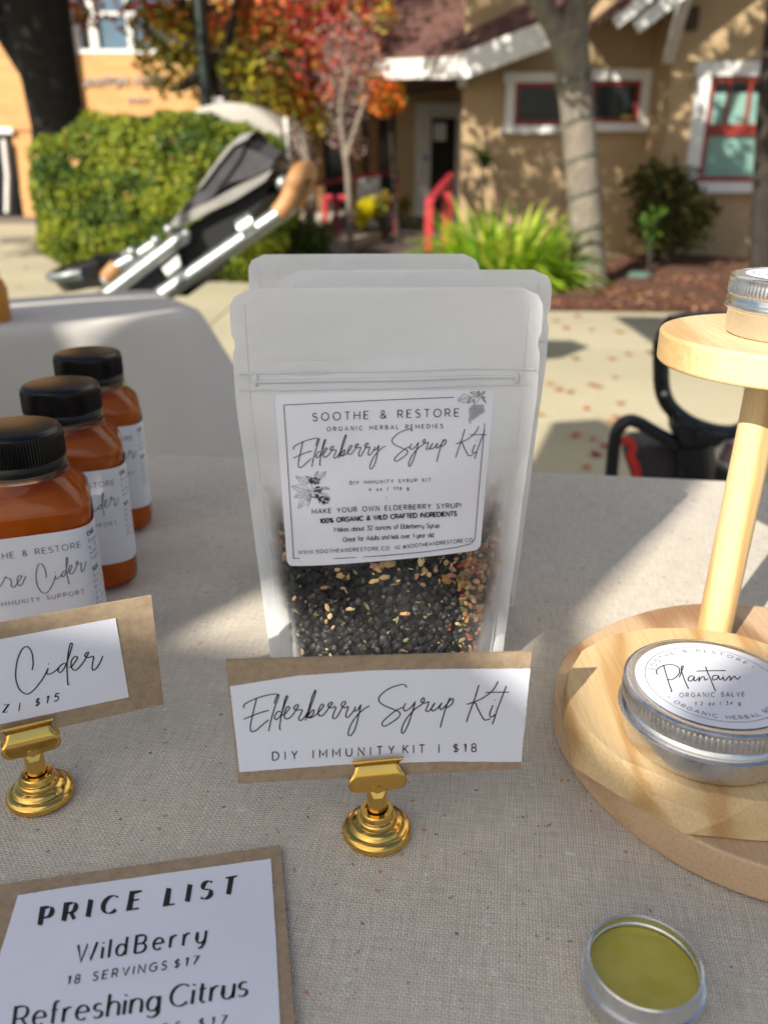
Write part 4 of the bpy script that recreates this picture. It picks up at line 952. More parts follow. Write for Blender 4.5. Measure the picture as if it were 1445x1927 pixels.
def strappy():
    r2 = random.Random(51); Y = 7.3; b = py(955, 500, Y); root = empty('strappy_plant', (b.x, Y, 0), 'bright yellow green clump of long strappy leaves in front of the bungalow wall', 'plant')
    lf = MB(); rest = MB(); cnt = 0
    def blade(m, base, az, L, el, wd, col):
        pts = []; d = Vector((math.cos(az)*math.cos(el), math.sin(az)*math.cos(el), math.sin(el))); p = Vector(base); n = 8
        side = Vector((-math.sin(az), math.cos(az), 0)); k = len(m.v)
        for i in range(n+1):
            t_ = i/n; ww = wd*(1-t_**2.2)*(.6+.4*min(1, t_*4))
            m.v += [tuple(p-side*ww), tuple(p-Vector((0,0,ww*.35))), tuple(p+side*ww)]; m.c += [col]*3
            p = p+d*L/n; d = (d+Vector((0,0,-.17-.10*t_))).normalized()
        for i in range(n):
            for s_ in (0, 1): m.f.append((k+i*3+s_, k+i*3+s_+1, k+i*3+s_+4, k+i*3+s_+3))
    for i in range(620):
        az = r2.uniform(0, 2*math.pi); rr_ = r2.random()**.5*.40
        base = (b.x-.06+math.cos(az)*rr_*.95, Y+math.sin(az)*rr_*.7, 0.03)
        col = pick(r2, [(.30,.48,.02),(.24,.42,.02),(.42,.56,.04),(.13,.28,.02),(.50,.56,.08)])
        m = MB(); blade(m, base, az+r2.uniform(-.5,.5), r2.uniform(.42,.84), r2.uniform(.65,1.45), r2.uniform(.015,.032), col)
        if i < 290: build('leaf_blade', m, M_LEAF, root, fixn=False)
        else:
            k = len(rest.v); rest.v += m.v; rest.f += [tuple(q+k for q in f) for f in m.f]; rest.c += m.c
    build('leaf_blades', rest, M_LEAF, root, fixn=False)['kind'] = 'stuff'
strappy()
# irrigation box lid in the mulch
q = pz(1198, 520, .06); m = MB(); m.lathe([(0,.0),(.12,.0),(.13,.02),(.10,.045),(0,.05)], (q.x,q.y,.05), 20)
tag(build('valve_box', m, plain('dull_green_plastic', (.10,.17,.14), .6), smooth=True), 'round dull green valve cover in the mulch beside the tree', 'cover')
# lamp post
lp = empty('lamp_post', (py(386,150,10.4).x, 10.4, 0), 'dark green lamp post rising in front of the autumn tree', 'lamp post')
x_ = py(386,150,10.4).x
m = MB(); m.tube([(x_,10.4,0),(x_,10.4,.5),(x_,10.4,5.0)], [.11,.075,.06], 12); build('pole', m, plain('dark_green_paint', (.006,.014,.011), .4), lp, smooth=True)
m = MB(); m.lathe([(.02,5.0),(.14,5.06),(.20,5.4),(.10,5.6),(.0,5.65)], (x_,10.4,0), 14); build('lantern', m, plain('lantern_glass', (.6,.6,.55), .4), lp, smooth=True)
m = MB(); q = py(412,196,10.3); m.box((q.x-.02,10.38,q.z), (.11,.07,.14)); build('service_box', m, M_GTRIM, lp)
# white canopy tent behind hedge
tn = empty('far_tent', (py(470,250,10).x, 10.4, 0), 'white sloping tent top showing between hedge and autumn tree', 'tent')
Y = 9.75; m = MB()
ln = [(350,222),(372,204),(400,196),(430,192),(462,196),(490,212),(515,232),(528,246)]
q = [py(x, y, Y) for x, y in ln]
m.v = [tuple(p) for p in q]+[(p.x+.1, Y+2.2, p.z+.05) for p in q]+[(p.x, Y-.02, p.z-.42-.05*i) for i, p in enumerate(q)]
n_ = len(q)
for i in range(n_-1): m.f += [(i,i+1,n_+i+1,n_+i),(i,i+1,2*n_+i+1,2*n_+i)]
build('roof', m, M_TENT, tn, smooth=True)
for xx in (355, 540):
    p = py(xx, 260, Y+.1); m = MB(); m.tube([(p.x,Y+.1,0),(p.x,Y+.1,p.z+.2)], .025, 6); build('leg', m, M_TRIM, tn)
# ================================================================== SHADE: unseen market tent behind and above the camera, its roof cut for the light
sh = Vector((math.cos(SUN_AZ), math.sin(SUN_AZ)))/math.tan(SUN_EL)      # shadow run per metre of height
ZR = 2.25
def up_to_roof(x, y, z=T): h = ZR-z; return (x-sh.x*h, y-sh.y*h)
tent = empty('shade_tent', (-2.9, -2.6, 0), 'unseen white market tent, its roof cut to shade the display table', 'tent')
def flat_with_holes(name, outer, holes, z, mat, parent):
    bm = bmesh.new(); es = []
    for loop in [outer]+holes:
        vs_ = [bm.verts.new((x, y, z)) for x, y in loop]
        es += [bm.edges.new((vs_[i], vs_[(i+1) % len(vs_)])) for i in range(len(vs_))]
    bmesh.ops.triangle_fill(bm, use_beauty=True, use_dissolve=False, edges=es)
    # drop triangles that fell into holes
    def inside(p, poly):
        c = False; j = len(poly)-1
        for i in range(len(poly)):
            if (poly[i][1] > p[1]) != (poly[j][1] > p[1]) and p[0] < (poly[j][0]-poly[i][0])*(p[1]-poly[i][1])/(poly[j][1]-poly[i][1])+poly[i][0]: c = not c
            j = i
        return c
    bad = [f for f in bm.faces if any(inside(f.calc_center_median().to_2d(), h) for h in holes) or not inside(f.calc_center_median().to_2d(), outer)]
    bmesh.ops.delete(bm, geom=bad, context='FACES_ONLY')
    me = bpy.data.meshes.new(name); bm.to_mesh(me); bm.free(); me.materials.append(mat)
    o = bpy.data.objects.new(name, me); COL.objects.link(o); o.parent = parent; 
    for v in me.vertices: v.co -= rootof(o).location
    return o
Qp = [(.44,.985),(.25,.67),(.135,.50),(.126,.43),(.132,.37),(.150,.335),(.177,.384),(.228,.4325),(.50,.58),(.75,.85),(.75,1.25),(.52,1.25)]  # openings cut in the roof to drop sun patches on the table
Lp = [(-.130,.470),(-.082,.533),(-.03,.50),(.03,.47),(.06,.50),(.09,.49),(.085,.44),(.0,.435),(-.06,.452)]
Sp = [(-.215,.515),(-.16,.580),(-.10,.636),(-.094,.616),(-.150,.558),(-.198,.498)]
def ground_to_roof(x, y): h = ZR; return (x-sh.x*h, y-sh.y*h)
g = [ground_to_roof(*p) for p in ((.55,2.95),(.72,3.46),(.93,3.50),(.98,3.32),(1.12,3.34),(.92,3.05),(.95,3.0),(1.35,3.25),(1.5,3.0))]  # front roof edge traced back from the shadow wanted on the pavement
outer = [(-4.2,-3.2),(.6,-3.2),(.6,-.75),(.2,-.45)]+g[::-1]+[(-1.6,.12),(-4.2,.3)]
roof = flat_with_holes('roof', outer, [[up_to_roof(*p) for p in Qp], [up_to_roof(*p) for p in Lp], [up_to_roof(*p) for p in Sp]]+[[up_to_roof(*pz(a,b,.745).to_2d(), .745) for a,b in q] for q in (((-40,576),(150,563),(325,554),(328,557),(150,568),(-40,583)),((8,630),(120,612),(335,584),(335,581),(240,593),(110,608)))], ZR, M_TENT, tent)  # last two openings are slits added for sun streaks on the neighbouring cloth
for (x, y) in ((-3.9,-3),(.5,-3),(-3.9,-.35)):
    m = MB(); m.tube([(x,y,0),(x,y,ZR-.01)], .02, 8); build('leg', m, M_TRIM, tent)
tent2 = empty('shade_tent', (.5, 2.2, 0), 'unseen second white tent, added for the shadow on the pavement at right', 'tent')
m = MB(); poly = [ground_to_roof(*p) for p in ((1.62,6.05),(1.62,4.8),(3.0,4.0),(4.6,4.0),(4.6,6.0))]  # added unseen roof, outlined from the shadow wanted on the pavement
m.add([(x,y,ZR) for x, y in poly], [tuple(range(len(poly)))]); build('roof', m, M_TENT, tent2)
m = MB(); m.tube([(poly[3][0]-.05,poly[3][1]+.05,0),(poly[3][0]-.05,poly[3][1]+.05,ZR-.01)], .02, 8); build('leg', m, M_TRIM, tent2)
# unseen parasol, added to cast the dark blob on the pavement
ps = empty('parasol', (-1.25, 1.75, 0), 'unseen small parasol, added left of the display to shadow the pavement', 'parasol')
m = MB(); gp = [ground_to_roof(*p) for p in ((.80,4.62),(1.0,4.7),(1.22,5.0),(1.16,5.2),(.85,5.22),(.70,4.95))]
cx_, cy_ = sum(p[0] for p in gp)/6, sum(p[1] for p in gp)/6
m.v = [(cx_,cy_,ZR+.08)]+[(x,y,ZR) for x,y in gp]; m.f = [(0,1+i,1+(i+1)%6) for i in range(6)]; build('canopy', m, plain('charcoal_canvas', (.04,.04,.045), .8), ps)
m = MB(); m.tube([(cx_,cy_,ZR+.05),(-1.25,cy_-.2,ZR-.1),(-1.35,1.75,0)], .014, 6); build('pole', m, M_GTRIM, ps)

# ================================================================== DISPLAY TABLE
e0 = pz(310, 855); e1 = pz(1250, 900)
dirx = (e1-e0).normalized(); diry = Vector((-dirx.y, dirx.x, 0)); tyaw = math.atan2(dirx.y, dirx.x)
tb = empty('display_table', (0, .45, 0), 'folding table standing under the linen cloth', 'table')
cen = e0+dirx*.25-diry*.40
def TL(u, v, z): return cen+dirx*u+diry*v+Vector((0,0,z-T))
mt = Matrix.Rotation(tyaw, 3, 'Z')
m = MB(); m.box(TL(.1,0,T-.022), (1.85,.74,.036), mt); build('tabletop', m, M_TRIM, tb)
for u in (-.7, .9):
    for v in (-.3, .3):
        m = MB(); m.tube([TL(u,v,0), TL(u,v,T-.04)], .014, 8); build('leg', m, plain('steel_grey', (.2,.2,.2), .4, 1), tb)
# cloth: one sheet, folded over the edges
cl = MB(); NU, NV = 150, 90
U0, U1, V0, V1 = -.86, 1.06, -.42, .398
def cloth_pt(u, v):
    du = max(0, u-U1, U0-u); dv = max(0, v-V1, V0-v)
    cu = min(max(u, U0), U1); cv = min(max(v, V0), V1); r_ = .012
    z = T; ou = ov = 0
    d = max(du, dv)
    if d > 0:
        a = min(d/(r_*math.pi/2), 1)*math.pi/2; off = r_*math.sin(a)+max(0, d-r_*math.pi/2)*.02; z = T-r_*(1-math.cos(a))-max(0, d-r_*math.pi/2)
        fold = .018*math.sin((u if dv > du else v)*19)*min(1, d*2.2)
        if dv >= du: ov = (off+fold)*(1 if v > 0 else -1)
        else: ou = (off+fold)*(1 if u > 0 else -1)
    wob = .0008*math.sin(u*23+v*9)+.0006*math.sin(v*31-u*12)+.0005*math.sin(u*47-v*29+math.sin(v*13)*2)
    return Vector((cu+ou, cv+ov, z+wob*(d == 0)))
us = [U0-.5+.5*i/12 for i in range(12)]+[U0+(U1-U0)*i/NU for i in range(NU+1)]+[U1+.5*(i+1)/12 for i in range(12)]
vs2 = [V0-.1+.1*i/4 for i in range(4)]+[V0+(V1-V0)*i/NV for i in range(NV+1)]+[V1+.002*(i+1) for i in range(10)]+[V1+.02+.5*(i+1)/12 for i in range(12)]
tc = bpy.data.objects.new('tablecloth', None)
me = bpy.data.meshes.new('tablecloth')
vv = [cloth_pt(u, v)-Vector((0,0,0)) for v in vs2 for u in us]; W_ = len(us)
me.from_pydata([tuple(p) for p in vv], [], [(j*W_+i, j*W_+i+1, (j+1)*W_+i+1, (j+1)*W_+i) for j in range(len(vs2)-1) for i in range(W_-1)])
me.shade_smooth(); me.materials.append(M_LINEN)
tc = bpy.data.objects.new('tablecloth', me); COL.objects.link(tc); tc.location = (cen.x, cen.y, 0); tc.rotation_euler = (0,0,tyaw)
tag(tc, 'coarse oatmeal linen cloth covering the display table', 'tablecloth')

# ================================================================== POUCHES
PW, PH = .0785, .2195
def p_half(z):   # half width against height
    t_ = z/PH; return PW-(.0105)*max(0, 1-t_/.75)
def p_bulge(x, z, s=1):
    hw = p_half(z)-.006; k = max(0, 1-(abs(x)/hw)**2.4)
    b = .024*max(0, 1-(z/.178)**1.6) if z < .178 else 0
    b2 = .0035*math.sin(min(1, max(0, z/.178))*math.pi)
    w = .0009*math.sin(x*70+z*40)+.0007*math.sin(z*120-x*35)
    return (b*k**.8+b2*k)+w*(1 if .01 < z < .18 else .25)
def pfront(x, z): return -p_bulge(x, z)       # local y, front towards -y
random_c = random.Random(77)
def content_top(x): return .090+.006*math.sin(x*45+.6)+.026*min(1,abs(x)/.06)**3
def chalf(z): return .050+.0125*min(1, z/.06)
def clearness(x, z):
    if z > content_top(x)+.02: return .08
    hw = chalf(z)
    e = max(0, min(1, (hw+.002-abs(x))/.007)); t_ = max(0, min(1, (content_top(x)+.006-z)/.02)); b = 1
    e2 = .55+.45*math.sin(x*60+1)*math.sin(z*75)
    right = 1-.30*max(0, min(1, (x-.040)/.02))
    left = 1-.12*max(0, min(1, (-x-.048)/.01))
    return e*t_*b*(.97+.03*e2)*right*left
def make_pouch(base, label, full=True):
    root = empty('stand_up_pouch', base, label, 'pouch', 'frosted pouches standing one behind another')
    B = Vector(base)
    def film(sgn):
        m = MB(); nx, nz = 44, 60
        for j in range(nz+1):
            z = PH*j/nz; hw = p_half(z); rr = .011
            if z > PH-rr: hw -= rr-math.sqrt(max(0, rr*rr-(z-(PH-rr))**2))
            if abs(z-.192) < .0024: hw -= .0013             # tear notch
            for i in range(nx+1):
                s_ = -1+2*i/nx; x = hw*s_
                b = p_bulge(x, z)*(1 if sgn < 0 else .75)
                m.v.append((B.x+x, B.y+sgn*(b+.00035)+.004*math.sin(x*16+1)*min(1,z/.1), B.z+z)); m.c.append((clearness(x, z),)*3)
        for j in range(nz):
            for i in range(nx): k = j*(nx+1)+i; m.f.append((k, k+1, k+nx+2, k+nx+1))
        return m
    build('front_film', film(-1), M_FILM, root, smooth=True, fixn=False)
    build('back_film', film(1), M_FILM, root, smooth=True, fixn=False)
    m = MB(); n = 30
    for i in range(n+1):
        x = p_half(0)*(-1+2*i/n)*.98; y = p_bulge(x, 0)
        m.v += [(B.x+x, B.y-y, B.z+.001), (B.x+x, B.y, B.z+.012), (B.x+x, B.y+y*.75, B.z+.001)]; m.c += [(.2,.2,.2)]*3
    for i in range(n):
        for q in (0, 1): m.f.append((i*3+q, i*3+q+1, i*3+q+4, i*3+q+3))
    build('gusset', m, M_FILM, root, smooth=True, fixn=False)
    # zip: two ridges and welded end stops
    def curve_y(x, z): return B.y+pfront(x, z)-.0011+.004*math.sin(x*16+1)*min(1,z/.1)
    Mz = trans_mat('zip_plastic', (.78,.79,.80), .3, .25, .05) if 'zp' not in _m else _m['zp']; _m['zp'] = Mz
    m = MB(); zz = .1735
    for dz, r_ in ((.0, .0011), (.0042, .0005), (-.0042, .0005)):
        x0 = .067 if dz == 0 else .076
        m.tube([(B.x+x, curve_y(x, zz+dz), B.z+zz+dz+(.0008*math.sin(x*30))) for x in [x0*(-1+2*i/24) for i in range(25)]], r_, 6)
    build('zip', m, Mz, root, smooth=True)
    for s_ in (-1, 1):
        m = MB(); m.sphere((B.x+s_*.0675, curve_y(s_*.0675, zz)+.0002, B.z+zz), .0032, 10, 6, (.55,.4,1.1)); build('zip_stop', m, Mz, root, smooth=True)
    # side seal weld lines
    for s_ in (-1, 1):
        m = MB()
        for off in (.0075,):
            pts = [(B.x+s_*(p_half(z)-off), curve_y(s_*(p_half(z)-off), z)+.0007, B.z+z) for z in [.004+(.208)*i/24 for i in range(25)]]
            m.tube(pts, .00028, 4)
        build('side_seal', m, Mz, root, smooth=True)
    # contents
    def jut(x, z): return B.y+pfront(x, z)+.004*math.sin(x*16+1)*min(1,z/.1)
    m = MB(); nx, nz = 26, 20
    for j in range(nz+1):
        for i in range(nx+1):
            z = .004+(content_top(-.05+.1*i/nx)-.008)*j/nz; x = (chalf(z)-.001)*(-1+2*i/nx)
            m.v.append((B.x+x, jut(x, z)+.0052+.0007*random_c.random(), B.z+z)); w_o = max(0, min(1, (x-.040)/.012))+max(0, min(1, (z-.092)/.012)); w_o = min(1, w_o)*random_c.uniform(.5,1); m.c.append((.008+.30*w_o, .007+.13*w_o, .010+.045*w_o))
    off = len(m.v)
    for j in range(nz):
        for i in range(nx): k = j*(nx+1)+i; m.f.append((k, k+1, k+nx+2, k+nx+1))
    build('berry_bed', m, M_TINTG, root, smooth=True, fixn=False)
    m = MB(); r_ = random_c; Nb = 1900 if full else 500
    def berry_positions(n):
        out = []
        for _ in range(n):
            x = r_.uniform(-1, 1); z = r_.uniform(.003, 1)*.112
            x *= chalf(z)+.0015-(.003*r_.random())
            if z > content_top(x)*1.0+r_.uniform(-.006,.010): continue
            out.append((x, z))
        return out
    def blob(mm, c, s, sc=(1,1,1), col=None):
        k = len(mm.v); a = r_.uniform(0, 6.3); ca, sa = math.cos(a), math.sin(a)
        for (x, y, z) in ICO: 
            j_ = r_.uniform(.86, 1.1); X, Y, Z = x*sc[0]*s*j_, y*sc[1]*s*j_, z*sc[2]*s*j_
            mm.v.append((c[0]+X*ca-Z*sa, c[1]+Y, c[2]+X*sa+Z*ca))
            if col: mm.c.append(col)
        mm.f += [tuple(i+k for i in f) for f in ICOF]
    for (x, z) in berry_positions(Nb):
        s = r_.uniform(.0019, .0028)
        if x > .040 and r_.random() < .65: continue
        blob(m, (B.x+x, jut(x, z)+s*.9+.0002+r_.uniform(0,.0030), B.z+z), s, (1,.85,1), (lambda q: (q*.9, q*.85, q))(r_.uniform(.004,.030)*r_.uniform(.5,1.2)))
    build('elderberries', m, M_TINTG, root, smooth=True, fixn=False)['kind'] = 'stuff'
    if full:
        m = MB(); m2 = MB()
        for (x, z) in berry_positions(190):
            if z > .03 or r_.random() < .55:
                s = r_.uniform(.0007, .0017); col = pick(r_, [(.16,.17,.07),(.12,.15,.06),(.22,.20,.09)])
                blob(m, (B.x+x, jut(x, z)+.0008+s*.25, B.z+z), s*r_.uniform(.5,1.2), (r_.uniform(.6,2),.3,r_.uniform(.35,.9)), col)
        for (x, z) in berry_positions(75):
            s = r_.uniform(.0009, .0022); col = pick(r_, [(.55,.34,.16),(.62,.42,.20),(.46,.24,.10),(.60,.45,.26)])
            if (z > .04 and r_.random() < .8) or r_.random() < .35: blob(m2, (B.x+x, jut(x, z)+.0008+s*.35, B.z+z), s, (r_.uniform(.6,1.9),.4,r_.uniform(.4,1)), col)
        for _ in range(190):       # the drift of orange peel, hips and petals at the right and top
            x = min(.061, r_.gauss(.050, .008)); z = r_.uniform(.012, .118); s = r_.uniform(.0012,.0032)*(.7+.5*(z > .06))
            col = pick(r_, [(.50,.24,.07),(.42,.16,.05),(.58,.38,.16),(.30,.05,.03),(.48,.30,.14),(.2,.16,.06)])
            if abs(x) < chalf(z)+.004: blob(m2, (B.x+x, jut(x, z)+.0008+s*.6, B.z+z), s, (r_.uniform(.8,1.5),.6,r_.uniform(.5,1)), col)
        for _ in range(60):
            x = r_.uniform(-.035,.05); z = r_.uniform(.066,.088); s = r_.uniform(.0012,.0034)
            col = pick(r_, [(.58,.40,.17),(.50,.30,.12),(.42,.20,.14),(.62,.48,.24)])
            blob(m2, (B.x+x, jut(x, z)+.0008+s*.45, B.z+z), s*.8, (r_.uniform(.8,1.7),.5,r_.uniform(.5,1)), col)
        for _ in range(60):
            x = r_.uniform(-.064,-.052); z = r_.uniform(.07,.115); s = r_.uniform(.0015,.0032)
            blob(m2, (B.x+x, jut(x, z)+.0008+s*.4, B.z+z), s, (1.1,.4,.8), pick(r_, [(.5,.3,.14),(.05,.02,.02),(.3,.06,.05),(.02,.015,.02)]))
        build('green_flakes', m, M_TINTG, root, fixn=False)['kind'] = 'stuff'
        build('peel_chips', m2, M_TINTG, root, fixn=False)['kind'] = 'stuff'
    return root, jut
_bm = bmesh.new(); bmesh.ops.create_icosphere(_bm, subdivisions=1, radius=1); ICO = [tuple(v.co) for v in _bm.verts]; ICOF = [tuple(v.index for v in f.verts) for f in _bm.faces]; _bm.free()
_t = NT('dried_herbs'); _a = _t.n('Attribute'); _a.attribute_name = 'tint'; _t.l(_a.outputs['Color'], _t.bs.inputs['Base Color']); _t.rough(.5); _t.bs.inputs['Specular IOR Level'].default_value = .35; M_TINTG = _t.m
PB = Vector((.0015, .432, T+.0015))
pouch, jut = make_pouch(tuple(PB), 'front frosted stand-up pouch of dried elderberries with white square label')
p2, _ = make_pouch((.0195, .507, T+.0015), 'middle frosted pouch offset to the right behind the labelled one', full=False)
p3, _ = make_pouch((-.0135, .597, T+.0015), 'rearmost frosted pouch, its rounded top corner showing at upper left', full=False)
# label on the front pouch; all its print is laid out on the sticker surface
def lab(x, y, eps=.0006):
    q = py(x, y, PB.y-.016); X, Z = q.x-PB.x, q.z-PB.z
    q = py(x, y, PB.y+pfront(X, Z)-.001); X, Z = q.x-PB.x, q.z-PB.z
    return Vector((q.x, jut(X, Z)-eps, q.z))
m = MB(); nx, ny = 60, 44
def labrect(s, t_):
    xl_ = 517+23*t_; xr_ = 931-26*t_; yl = 742+325*t_; yr = 737+(1040-737)*t_
    ymid = 22*t_*max(0, 1-abs(s-.45)*2)*.55*(1 if t_ > .5 else 0)
    r_ = .03; 
    return xl_+(xr_-xl_)*s, yl+(yr-yl)*s + (28*t_*(1-s)*s*1.1*t_)
for j in range(ny+1):
    for i in range(nx+1):
        s, t_ = i/nx, j/ny; x, y = labrect(s, t_)
        # rounded corners
        rr = 11; dx = min(s, 1-s)*400; dy = min(t_, 1-t_)*320
        if dx < rr and dy < rr:
            cxr, cyr = rr-dx, rr-dy; d = math.hypot(cxr, cyr)
            m_ax = max(cxr, cyr)
            if d > 0: kx = cxr*m_ax/d; ky = cyr*m_ax/d; x += (cxr-kx)*(1 if s < .5 else -1); y += (cyr-ky)*(1 if t_ < .5 else -1)
        m.v.append(tuple(lab(x, y, .0004)))
for j in range(ny):
    for i in range(nx): k = j*(nx+1)+i; m.f.append((k, k+1, k+nx+2, k+nx+1))
stk = build('sticker', m, plain('label_paper', (.74,.75,.82), .38, var=.02, vs=30), pouch, smooth=True, fixn=False)
lm = lambda x, y: lab(x, y, .0010)
def dense(p, q, n=14): return [(p[0]+(q[0]-p[0])*i/n, p[1]+(q[1]-p[1])*i/n) for i in range(n+1)]
up_ = (.0,-1)
m = MB(); ln_ = lambda a, b: ribbon(m, dense(a, b), lambda dx, dy: 1.15, lm)
ln_((534,762),(855,751)); ln_((534,762),(552,1052)); ribbon(m, [(552,1052),(640,1054),(720,1051),(800,1044),(860,1035),(888,1028),(895,1018)], lambda dx,dy:1.15, lm); ln_((913,800),(895,1018))
build('border', m, M_INK, stk, fixn=False)
m = MB()
text(m, 'SOOTHE & RESTORE', (588,793), (864,787), 14.5, 1.5, lm, up_)
text(m, 'ORGANIC HERBAL REMEDIES', (615,813), (834,809), 7.6, 1.0, lm, up_)
text(m, 'DIY IMMUNITY SYRUP KIT', (658,915), (811,911), 6.4, .95, lm, up_)
text(m, '4 oz / 116 g', (694,928), (769,926), 6.0, .95, lm, up_)
text(m, '-', (726,943), (732,943), 6, 1.1, lm, up_)
text(m, 'MAKE YOUR OWN ELDERBERRY SYRUP!', (587,969), (869,961), 8.8, 1.25, lm, up_)
text(m, '100% ORGANIC & WILD CRAFTED INGREDIENTS', (602,987), (860,976), 8.2, 1.9, lm, up_)
text(m, 'Makes about 32 ounces of Elderberry Syrup', (629,1004), (827,998), 8.2, 1.05, lm, up_)
text(m, 'Great for Adults and kids over 1 year old', (645,1023), (816,1016), 8.2, 1.05, lm, up_)
text(m, 'WWW.SOOTHEANDRESTORE.CO', (561,1044), (732,1040), 6.6, .95, lm, up_)
text(m, 'IG @SOOTHEANDRESTORE.CO', (744,1039), (890,1024), 6.6, .95, lm, up_)
build('print', m, M_INK, stk, fixn=False)
def conv(p):  # card handwriting -> label position
    x, y = p; return (552+(x-459)*(365/498.0), 846+(y-1330)*.77+(x-459)*.0 + (x-459)*(-.005))
m = MB(); script(m, [[conv(p) for p in st] for st in ELDER+SYRUP], lm, 1.45); build('handwriting', m, M_INK, stk, fixn=False)
# berry sprig drawings
def leafdraw(m, a, b, wd, w=.75, k=1):
    ax, ay = a; bx, by = b; dx, dy = bx-ax, by-ay; nx_, ny_ = -dy, dx
    for s_ in (1, -1):
        ribbon(m, catmull([a, (ax+dx*.3+nx_*wd*s_*.8, ay+dy*.3+ny_*wd*s_*.8), (ax+dx*.6+nx_*wd*s_*.8, ay+dy*.6+ny_*wd*s_*.8), b], 4), lambda p, q: w, lm)
    ribbon(m, [a, b], lambda p, q: w*.8, lm)
    for t_ in (.3,.5,.7):
        for s_ in (1,-1): ribbon(m, [(ax+dx*t_, ay+dy*t_), (ax+dx*(t_+.16)+nx_*wd*s_*.5, ay+dy*(t_+.16)+ny_*wd*s_*.5)], lambda p, q: w*.6, lm)
def ring(m, c, r_, w): ribbon(m, arc(c[0], c[1], r_, r_, 0, 360, 8), lambda p, q: w, lm)
m = MB()
for a, b, wd in (((885,750),(862,757),.35),((888,752),(881,763),.3),((903,748),(886,741),.25),((903,748),(901,738),.22),((905,748),(914,739),.2),((893,754),(892,762),.2),((906,750),(916,752),.1),((908,752),(916,762),.1)): leafdraw(m, a, b, wd)
ribbon(m, catmull([(885,750),(895,751),(905,750),(898,760),(893,765)],3), lambda p,q:.8, lm)
for rw, (xa, xb) in enumerate(((890,912),(886,912),(884,913),(884,912),(884,908),(885,903),(884,899),(883,892),(883,888),(884,887))):
    x = xa+1.6
    while x < xb: ring(m, (x+rnd.uniform(-.4,.4), 767+rw*3.5+rnd.uniform(-.4,.4)), 1.75, .65); x += 3.6
build('sprig_drawing', m, M_INKG, stk, fixn=False)
m = MB()
for a, b, wd in (((583,924),(548,916),.22),((580,912),(556,897),.2),((584,926),(553,937),.22),((584,930),(560,958),.22),((588,905),(574,897),.2),((592,900),(598,888),.25),((600,903),(613,889),.22),((605,920),(620,922),.2),((603,930),(621,941),.22),((584,932),(578,945),.25)): leafdraw(m, a, b, wd, .6)
ribbon(m, catmull([(587,922),(585,935),(582,947),(578,956)],3), lambda p,q:.9, lm); ribbon(m, catmull([(587,922),(586,912),(590,905)],3), lambda p,q:.8, lm)
build('sprig_drawing', m, M_INKG, stk, fixn=False)
m = MB()
for (cx_, cy_, rx_, ry_) in ((592,906,12,6),(598,924,8,6),(593,936,6,5),(608,944,10,8)):
    for _ in range(int(rx_*ry_*.42)):
        a_ = rnd.uniform(0, 6.28); q_ = rnd.random()**.5; ring(m, (cx_+rx_*q_*math.cos(a_), cy_+ry_*q_*math.sin(a_)), 1.5, .8)
build('berry_drawing', m, M_INK, stk, fixn=False)

